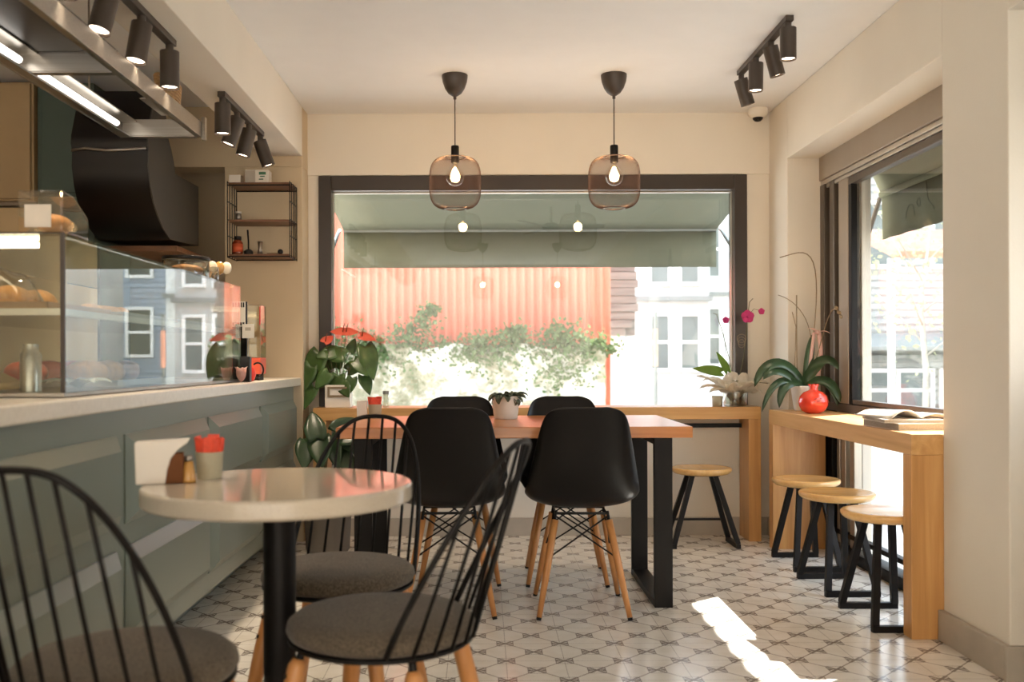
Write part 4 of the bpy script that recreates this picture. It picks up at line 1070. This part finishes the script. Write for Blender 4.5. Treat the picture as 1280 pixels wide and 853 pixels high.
b = MB(); flat_leaf(b, (-.105, -.02, .200), R(165), .16, .065, (0, -1, .5)); flat_leaf(b, (-.055, -.02, .215), R(108), .13, .05, (0.3, -1, .3)); b.build('leaves', 'leaf3', og, smooth=True, solid=.0012)
b = MB(); b.tube([(0, 0, .10), (-.03, 0, .26), (-.075, 0, .44), (-.105, 0, .53), (-.125, 0, .535)], .0022, 6); b.tube([(0, 0, .10), (-.05, 0, .3), (-.065, 0, .42)], .0016, 6)
b.tube([(.01, 0, .10), (.05, 0, .28), (.065, 0, .42), (.075, 0, .52), (.085, 0, .60), (.105, 0, .62)], .0022, 6); b.tube([(.075, 0, .52), (.11, 0, .56), (.145, 0, .55)], .0015, 6)
b.tube([(.01, 0, .14), (.08, -.01, .145), (.14, -.02, .135), (.18, -.03, .13)], .002, 6)
b.build('stems', 'stem', og, smooth=True)
for (x, z, r) in ((-.055, .495, .020), (.070, .515, .038), (.150, .545, .019)):
    b = MB(); orchid_flower(b, (x, -.01, z), r); b.build('flower', 'magenta', og, smooth=True, solid=.0008)
b = MB()
for k in range(3): b.tube([(.035 + .018 * math.cos(a) * (1 + .2 * k), -.012, .36 + .03 * k * .5 + .024 * math.sin(a)) for a in [2 * PI * i / 20 for i in range(20)]], .0014, 5, True)
b.build('raffia_bow', 'drystem', og, smooth=True)
o = MB().lathe([(0, 0), (.028, 0), (.031, .06), (.028, .06), (.026, .006), (0, .006)], n=28).build('tealight_cup', 'cup', smooth=True); o.location = (1.340, 5.45, .7655); tag(o, 'small mint green cup standing beside the orchid vase', 'cup')

# orchid on the side bar
BZ = .7575
o2 = thing('orchid', 'bloomless orchid with long dark leaves and a pink ribbon on the side bar', 'plant', (1.715, 5.10, BZ))
MB().lathe([(0, 0), (.045, 0), (.050, .01), (.066, .128), (.069, .135), (.064, .135), (.060, .12), (0, .115)], n=36).build('pot', 'white', o2, smooth=True)
MB().lathe([(0, .121), (.060, .121)], n=24).build('bark', 'soil', o2, solid=.002)
def strap(b, pts, w):
    pts = [Vector(p) for p in pts]; n = 12; rows = []
    def bez(t):
        k = len(pts) - 1; r = Vector()
        for i, p in enumerate(pts): r += p * math.comb(k, i) * t ** i * (1 - t) ** (k - i)
        return r
    for i in range(n + 1):
        t_ = i / n; p = bez(t_); d = (bez(min(1, t_ + .02)) - bez(max(0, t_ - .02))).normalized(); side = d.cross(Vector((0, -.8, .6))); side = side.normalized() if side.length > .05 else Vector((1, 0, 0))
        ww = max(.001, w * .5 * math.sin(PI * min(1, (t_ * .9 + .1))) ** .5); u = Vector((0, 0, 1))
        rows.append([p - side * ww + u * ww * .25, p, p + side * ww + u * ww * .25])
    b.grid(rows)
b = MB(); c0 = (0, -.01, .13)
strap(b, [c0, (-.10, -.03, .32), (-.24, -.04, .26), (-.27, -.03, .13)], .06)
strap(b, [c0, (-.10, -.05, .20), (-.18, -.06, .25), (-.23, -.05, .17)], .065)
strap(b, [c0, (-.08, -.08, .17), (-.15, -.08, .15), (-.155, -.08, .02)], .055)
strap(b, [c0, (-.10, -.06, .19), (-.20, -.08, .18), (-.245, -.08, -.0)], .04)
strap(b, [c0, (.06, -.04, .28), (.11, -.08, .30), (.145, -.12, .22)], .065)
strap(b, [c0, (.08, -.08, .20), (.13, -.12, .14), (.14, -.15, .05)], .06)
strap(b, [c0, (.03, -.02, .22), (.02, -.01, .32), (.06, 0, .42)], .05)
strap(b, [c0, (.08, -.08, .18), (.12, -.10, .15), (.135, -.13, .03)], .045)
b.build('leaves', 'leaf2', o2, smooth=True, solid=.0018)
b = MB()
def curve(b, pts, r, n=16):
    pts = [Vector(p) for p in pts]; k = len(pts) - 1
    P = [sum((p * math.comb(k, i) * t_ ** i * (1 - t_) ** (k - i) for i, p in enumerate(pts)), Vector()) for t_ in [j / n for j in range(n + 1)]]
    b.tube(P, r, 6)
curve(b, [(0.02, 0, .12), (.07, 0, .5), (.13, 0, .95), (.02, 0, .86), (-.13, -.02, .82)], .0030)
curve(b, [(0.01, 0, .12), (.10, 0, .4), (.01, 0, .58), (-.14, -.02, .62)], .0022)
curve(b, [(0.02, 0, .12), (.10, 0, .35), (.12, -.05, .60), (.14, -.12, .53)], .0024)
b.tube([(-.03, 0, .12), (-.035, 0, .3), (-.035, 0, .62)], .0032, 6)
b.tube([(-.06, 0, .12), (-.045, 0, .26), (-.04, -.004, .45), (-.06, -.004, .53)], .0024, 6)
b.build('stems', 'drystem', o2, smooth=True)
b = MB()
for k in range(5): b.ball((.13 + .004 * k, -.12 - .008 * k, .545 - .012 * k + .008 * (k % 2)), .008, (1, 1, 1.3), 6)
b.build('buds', 'drystem', o2, smooth=True)
b = MB(); b.grid([[Vector((.075 + dx * (1 - .3 * z_) + .012 * math.sin(5 * z_), -.018 + .004 * math.sin(9 * z_), .42 - .33 * z_)) for dx in (-.010, 0, .014)] for z_ in [i / 12 for i in range(13)]])
b.grid([[Vector((.055 - .035 * z_ + dx, -.014, .42 - .26 * z_)) for dx in (-.010, .008)] for z_ in [i / 8 for i in range(9)]])
b.leaf((.07, -.016, .42), (-.6, -.2, .5), .07, .03, .8); b.leaf((.07, -.016, .42), (.7, -.2, .3), .07, .035, 1.2); b.ball((.07, -.018, .42), .012, n=6)
b.build('ribbon', 'ribbon', o2, smooth=True, solid=.001)
# ceramic pomegranate
pg = thing('ceramic_pomegranate', 'glossy red ceramic pomegranate on the side bar in front of the orchid', 'ornament', (1.685, 4.86, BZ))
pr_ = [(0, 0), (.034, .0), (.057, .013), (.071, .038), (.074, .060), (.067, .088), (.048, .108), (.026, .117), (.020, .120), (.019, .128), (.026, .142), (.022, .143), (.014, .128), (0, .124)]
b = MB().lathe(pr_, n=48)
for v in b.bm.verts:
    a = math.atan2(v.co.y, v.co.x); r = math.hypot(v.co.x, v.co.y)
    if v.co.z < .11: k_ = 1 + .035 * abs(math.cos(3 * a)) - .02; v.co.x *= k_; v.co.y *= k_
    elif v.co.z > .135: v.co.z += .008 * abs(math.cos(3 * a))
b.build('fruit', 'pome', pg, smooth=True)
b = MB()
for (x, z, l) in ((-.012, .075, .012), (.014, .078, .010), (0, .064, .014), (-.02, .06, .008), (.022, .062, .008)): b.tube([(x - l / 2, -.0752 + abs(x) * .25 - (.0 if z < .07 else -.003), z), (x + l / 2, -.0752 + abs(x) * .25 + (.0 if z < .07 else .003), z + .003)], .0016, 6)
b.build('painted_mark', 'inkblack', pg)
# magazines
mgs = [(1.700, 3.83, 0, .026, R(3), .105, .15, 'thick closed magazine at the bottom of the stack on the side bar'),
       (1.690, 3.85, .0265, .014, R(-6), .11, .15, 'thinner magazine lying in the middle of the stack on the side bar')]
for (x, y, z, h, rz, sx, sy, lbl) in mgs:
    t = thing('magazine', lbl, 'magazine', (x, y, BZ + z), rz, 'magazines on the side bar')
    MB().box(-sx, sx, -sy, sy, .002, h - .002).build('pages', 'paper_edge', t)
    b = MB(); b.box(-sx - .001, sx + .001, -sy - .001, sy + .001, 0, .0018); b.box(-sx - .001, sx + .001, -sy - .001, sy + .001, h - .0018, h); b.build('cover', 'paper', t)
t = thing('magazine', 'open magazine with lifted pages on top of the stack on the side bar', 'magazine', (1.700, 3.86, BZ + .041), R(8), 'magazines on the side bar')
b = MB()
for (s_, hh) in ((-1, .030), (1, .016)):
    b.grid([[Vector((s_ * u * .13, -.13 + .26 * v, .004 + hh * math.sin(PI * min(1, u * 1.05)) ** .8 * (1 - .3 * v))) for v in (0, .25, .5, .75, 1)] for u in [i / 10 for i in range(11)]])
b.build('pages', 'paper', t, smooth=True, solid=.004)

# ------------------------------------------------------------------ awnings outside
aw = thing('window_awning', 'sage green awning with a straight valance outside the back window', 'awning', (.22, 6.4, 2.0))
ax0, ax1, ya, yw, zf_, zw_ = -1.03, 1.73, 7.05, 5.86, 2.0, 2.23
rows = [[Vector((ax0 + (ax1 - ax0) * u, yw + (ya - yw) * v, zw_ + (zf_ - zw_) * v - .012 * math.sin(PI * v))) for u in [i / 10 for i in range(11)]] for v in [j / 6 for j in range(7)]]
MB().grid(rows).build('canopy_cloth', 'awning', aw, world=True, solid=.003, smooth=True)
rows = [[Vector((ax0 + (ax1 - ax0) * u, ya + .004 * math.sin(u * 40), zf_ - .005 - .275 * v)) for u in [i / 60 for i in range(61)]] for v in (0, .5, 1)]
MB().grid(rows).build('valance', 'awning', aw, world=True, solid=.003, smooth=True)
MB().cone((ax0, ya, zf_), (ax1, ya, zf_), .016, n=14).build('front_bar', 'tube', aw, world=True)
MB().cone((ax0, yw - .005, zw_ + .03), (ax1, yw - .005, zw_ + .03), .03, n=14).build('roller_tube', 'tube', aw, world=True)
for x in (ax0 - .03, ax1 + .03):
    MB().tube([(x, ya, zf_), (x * 1.0, ya - .05, zf_ - .02), (x, 5.87, 1.35)], .014, 10).build('arm', 'tube', aw, world=True)
aw = thing('window_awning', 'short olive green awning with faded script outside the side window', 'awning', (2.1, 4.4, 2.0))
ye = 5.02; xa, za = 2.105, 1.90
rows = [[Vector((2.003 + (xa - 2.003) * v, 2.2 + (ye - 2.2) * u, 2.12 + (za - 2.12) * v)) for u in [i / 30 for i in range(31)]] for v in [j / 4 for j in range(5)]]
MB().grid(rows).build('canopy_cloth', 'awning', aw, world=True, solid=.003, smooth=True)
rows = [[Vector((xa + .006 * math.sin(u * 90) * v, 2.2 + (ye - 2.2) * u, za - .012 - .225 * v)) for u in [i / 90 for i in range(91)]] for v in (0, .35, .7, 1)]
MB().grid(rows).build('valance', 'awning2', aw, world=True, solid=.003, smooth=True)
MB().cone((xa, 2.2, za), (xa, ye, za), .018, n=14).build('front_bar', 'awning', aw, world=True)
MB().tube([(xa, ye + .02, za - .01), (2.012, 5.17, 1.46)], .012, 10).build('arm', 'frame', aw, world=True)
b = MB()
for k, (yy, pts) in enumerate(((4.72, [(0, .0), (.02, .09), (.035, .02), (.05, .085), (.06, .0)]), (4.60, [(0, .05), (.02, .09), (.04, .05), (.02, 0), (0, .05)]), (4.50, [(0, .12), (.01, .0), (.03, .05), (.05, .0)]))):
    curve(b, [(xa - .008, yy - a * 1.6, za - .17 + z * 1.2) for a, z in pts], .0025, 10)
b.build('script', 'script', aw, world=True)

# ------------------------------------------------------------------ street outside
gd = MB(); gd.box(-40, 60, 5.97, 90, -.25, -.16); gd.box(2.02, 60, -40, 5.97, -.25, -.16); gd.box(-40, 2.02, -40, -3.22, -.25, -.16)
struct(gd.build('ground', 'pavement'))
# corrugated salmon fence
pts = []; n = 150; x0, x1 = -7.0, 2.14
for i in range(n * 4 + 1):
    x = x0 + (x1 - x0) * i / (n * 4); pts.append((x, 16.0 + .03 * math.sin(2 * PI * (x / .145))))
b = MB(); A = [b.bm.verts.new((x, y, -.16)) for x, y in pts]; B_ = [b.bm.verts.new((x, y, 6.5)) for x, y in pts]
for i in range(len(pts) - 1): b.bm.faces.new((A[i], A[i + 1], B_[i + 1], B_[i]))
o = b.build('corrugated_fence', 'salmon', smooth=True, solid=.004); tag(o, 'high salmon pink corrugated metal fence across the lane', 'fence')
# stone wall
b = MB(); nx, nz = 90, 14
rows = [[Vector((-7 + 9.0 * i / nx, 15.55 + .05 * math.sin(i * 1.7 + j * 2.3) + .05 * random.random(), -.16 + 1.42 * j / nz + (.05 * math.sin(i * .6) if j == nz else 0))) for i in range(nx + 1)] for j in range(nz + 1)]
b.grid(rows); b.grid([[rows[-1][i], Vector((rows[-1][i].x, 15.9, rows[-1][i].z))] for i in range(nx + 1)])
tag(b.build('stone_wall', 'stonewall', smooth=True), 'low mottled white stone wall in front of the salmon fence', 'wall')
def leafcloud(centers, n, size, spread):
    b = MB()
    for i in range(n):
        c = random.choice(centers); s_ = c[3]
        p = Vector((random.gauss(c[0], s_ * spread[0]), random.gauss(c[1], s_ * spread[1]), random.gauss(c[2], s_ * spread[2])))
        d = Vector((random.uniform(-1, 1), random.uniform(-1, 1), random.uniform(-.6, 1))).normalized()
        l = size * random.uniform(.6, 1.3); side = d.cross(Vector((random.random(), random.random(), random.random()))).normalized()
        v = [b.bm.verts.new(p), b.bm.verts.new(p + d * l * .5 + side * l * .35), b.bm.verts.new(p + d * l), b.bm.verts.new(p + d * l * .5 - side * l * .35)]
        b.bm.faces.new(v)
    return b
cs = []
for i in range(46):
    x = -6.5 + 8.6 * i / 45; cs.append((x, 15.6, 1.22 + .06 * math.sin(i * 1.9), .09))
for x, z, s_ in ((-1.25, 1.45, .14), (-1.0, 1.62, .12), (-.85, 1.85, .07), (-1.9, 1.36, .12), (.4, 1.36, .13), (.55, 1.5, .07), (1.2, 1.48, .10), (1.35, 1.38, .14), (1.45, .95, .22), (1.7, 1.28, .14), (-.1, 1.32, .12), (-2.4, 1.3, .25), (-2.5, 1.0, .2), (1.2, .8, .18), (-.3, 1.1, .15), (-1.5, 1.05, .2), (.2, 1.0, .2), (.9, 1.15, .25)):
    cs.append((x, 15.5, z, s_)); cs.append((x, 15.5, z, s_))
tag(leafcloud(cs, 7500, .080, (1.1, .5, .8)).build('ivy', 'ivy'), 'ivy and weeds growing along the top of the stone wall', 'plant', kind='stuff')

def house(name, label, x0, x1, y, depth, z0, z1, wallm, wins, roofm=None, trimm='trimwhite', cladding=False, cornice=None, panem='pane'):
    h = thing(name, label, 'building', ((x0 + x1) / 2, y, z0))
    b = MB(); b.box(x0, x1, y, y + depth, z0, z1)
    if cladding:
        z = z0
        while z < z1: b.box(x0, x1, y - .03, y, z, z + .12); z += .17
    b.build('walls', wallm, h, world=True)
    for (wx0, wx1, wz0, wz1) in wins:
        t_ = .09
        f = MB(); f.box(wx0 - t_, wx0, y - .10, y - .001, wz0 - t_, wz1 + t_); f.box(wx1, wx1 + t_, y - .10, y - .001, wz0 - t_, wz1 + t_); f.box(wx0, wx1, y - .10, y - .001, wz1, wz1 + t_); f.box(wx0 - .05, wx1 + .05, y - .14, y - .001, wz0 - t_, wz0)
        f.box(wx0, wx1, y - .08, y - .001, (wz0 + wz1) / 2 - .04, (wz0 + wz1) / 2 + .04)
        fo = f.build('window_frame', trimm, h, world=True)
        MB().box(wx0, wx1, y - .05, y - .0012, wz0, wz1).build('pane', panem, fo).location = fo.matrix_basis.inverted() @ Vector((-h.location.x, -h.location.y, -h.location.z))
    if cornice:
        f = MB()
        for z in cornice: f.box(x0 - .05, x1 + .05, y - .22, y - .001, z, z + .12)
        f.build('cornice', 'render_grey', h, world=True)
    if roofm:
        MB().prism([(x0 - .3, z1 + .001), (x1 + .3, z1 + .001), ((x0 + x1) / 2, z1 + 1.4)], y - .3, y + depth, 'Y').build('roof', roofm, h, world=True)
    return h
house('house', 'grey blue clad house with a white sash window, mirrored in the display case', 7.66, 12.5, 30, 6, -.2, 7.5, 'blue', [(8.25, 8.95, 1.25, 2.65), (8.25, 8.95, 3.75, 5.2), (10.4, 11.1, 1.25, 2.65), (10.4, 11.1, 3.75, 5.2)], cladding=True, panem='panedark')
house('house', 'narrow white house with slim windows beside the grey blue one', 6.2, 7.62, 29.5, 6, -.2, 8.5, 'render_white', [(6.45, 6.75, .9, 2.6), (7.0, 7.3, .9, 2.6), (6.45, 6.75, 3.6, 5.3), (7.0, 7.3, 3.6, 5.3)], cornice=(3.0, 6.0))
house('townhouse', 'pale white townhouse with grey cornices beyond the timber gable', 4.05, 6.05, 25.5, 3, -.2, 9, 'render_mid', [(4.5, 4.95, .8, 2.2), (5.3, 5.75, .8, 2.2), (4.5, 4.95, 3.1, 4.8), (5.3, 5.75, 3.1, 4.8)], cornice=(2.6, 5.4))
house('townhouse', 'far white building behind the pole at the end of the lane', 2.6, 5.4, 36, 5, -.2, 6.0, 'render_pale', [(3.0, 3.5, 1, 2.4), (4.2, 4.7, 1, 2.4), (3.0, 3.5, 3.2, 4.6)], cornice=(2.9,))
wh = thing('timber_gable', 'old grey weatherboarded gable jutting past the end of the salmon fence', 'building', (2.7, 18.5, 1.5))
b = MB(); zz = 1.45
for k in range(9):
    xe = 3.0 - .03 * (k % 3) - (.25 if k == 0 else .1 if k == 1 else 0); b.box(1.9, xe, 18.4 - .02 * (k % 2), 18.46, 1.50 + k * .155, 1.50 + k * .155 + .145)
b.build('boards', 'oldwood', wh, world=True); MB().box(1.9, 2.95, 18.47, 19.6, 1.5, 2.9).build('frame_wall', 'oldwood', wh, world=True)
MB().box(1.8, 2.75, 18.6, 19.6, -.2, 1.499).build('lower_wall', 'render_white', wh, world=True); MB().box(1.9, 2.85, 18.5, 19.6, 2.901, 4.6).build('upper_wall', 'render_white', wh, world=True)
pl = thing('street_pole', 'slim grey street pole with a red band in the lane', 'pole', (2.57, 14.2, -.16))
MB().cone((0, 0, 0), (0, 0, 1.9), .03).build('shaft', 'tube', pl); MB().cone((0, 0, 1.1), (0, 0, 1.65), .036).build('red_band', 'terracotta', pl); MB().lathe([(0, 0), (.12, 0), (.12, .25), (.05, .4), (0, .4)], n=16).build('base', 'render_grey', pl)
# side street building
house('shop_building', 'white low shop building with wide windows across the side street', 8.0, 13.5, 22, 5, -.2, 5.5, 'render_pale', [(8.75, 9.35, -.1, .72), (9.6, 10.3, -.1, .72), (10.6, 11.2, -.1, .72), (8.9, 9.5, 3.2, 4.6), (10.4, 11.0, 3.2, 4.6)], cladding=True, cornice=(1.0, 1.35))
MB().prism([(21.0, 1.30), (22.0, 1.62), (22.0, 1.5), (21.0, 1.22)], 7.9, 13.2, 'X').build('porch_roof', 'render_grey', [o for o in C.objects if o.name.startswith('shop_building')][0], world=True)
tr = thing('terracotta_canopy', 'small terracotta tiled roof canopy beyond the olive awning', 'roof', (6.9, 14.5, 2.75))
b = MB(); b.prism([(14.0, 2.62), (15.6, 3.15), (15.6, 3.05), (14.0, 2.52)], 6.05, 8.0, 'X'); b.build('tiles', 'terracotta', tr, world=True)
b = MB()
for x in (6.15, 7.9): b.box(x - .04, x + .04, 14.3, 14.38, -.16, 2.55)
b.build('posts', 'trimwhite', tr, world=True)
te = thing('street_tree', 'airy yellow green tree standing across the side street', 'tree', (5.75, 12.4, -.16))
b = MB(); b.tube([(0, 0, 0), (.02, 0, 1.0), (-.05, 0, 1.9), (.1, 0, 3.0)], [.045, .04, .03, .012], 8)
for a in range(7): b.tube([(-.02, 0, 1.2 + .2 * a), (.5 * math.cos(a * 2), .4 * math.sin(a * 2), 1.6 + .22 * a), (1.0 * math.cos(a * 2), .7 * math.sin(a * 2), 1.9 + .25 * a)], [.012, .008, .004], 6)
b.build('trunk', 'bark', te, smooth=True)
cs = [(math.cos(a * 2.1) * r, math.sin(a * 2.1) * .6 * r, 1.5 + .15 * a, .35) for a, r in [(k, .3 + .12 * (k % 7)) for k in range(16)]]
leafcloud(cs, 620, .075, (1, 1, 1)).build('foliage', 'treeleaf', te)
# unseen house opposite the door, roofline set to trim the floor's sun patch
house('sun_block_house', 'unseen pale grey house across the side street, shaped to block the sun', 9.0, 14.0, 3.0, 8.1, -.2, 10.5, 'render_grey', [(9.8, 10.6, .6, 2.0)])

house('sky_block_building', 'unseen tan building added behind the viewer to dim the shop front light', -14.0, 12.0, -16.0, 6, -.2, 9.0, 'facade', [])  # added out of view, hides bright sky from the shop front opening

house('tall_sun_block', 'unseen tall pale grey house added to keep sun off the floor', 9.0, 11.0, 12.5, 5.0, -.2, 15.0, 'render_grey', [(9.8, 10.6, .6, 2.0), (9.8, 10.6, 4.6, 6.0)])  # extra blocker out of view, stops sun slipping past the back awning
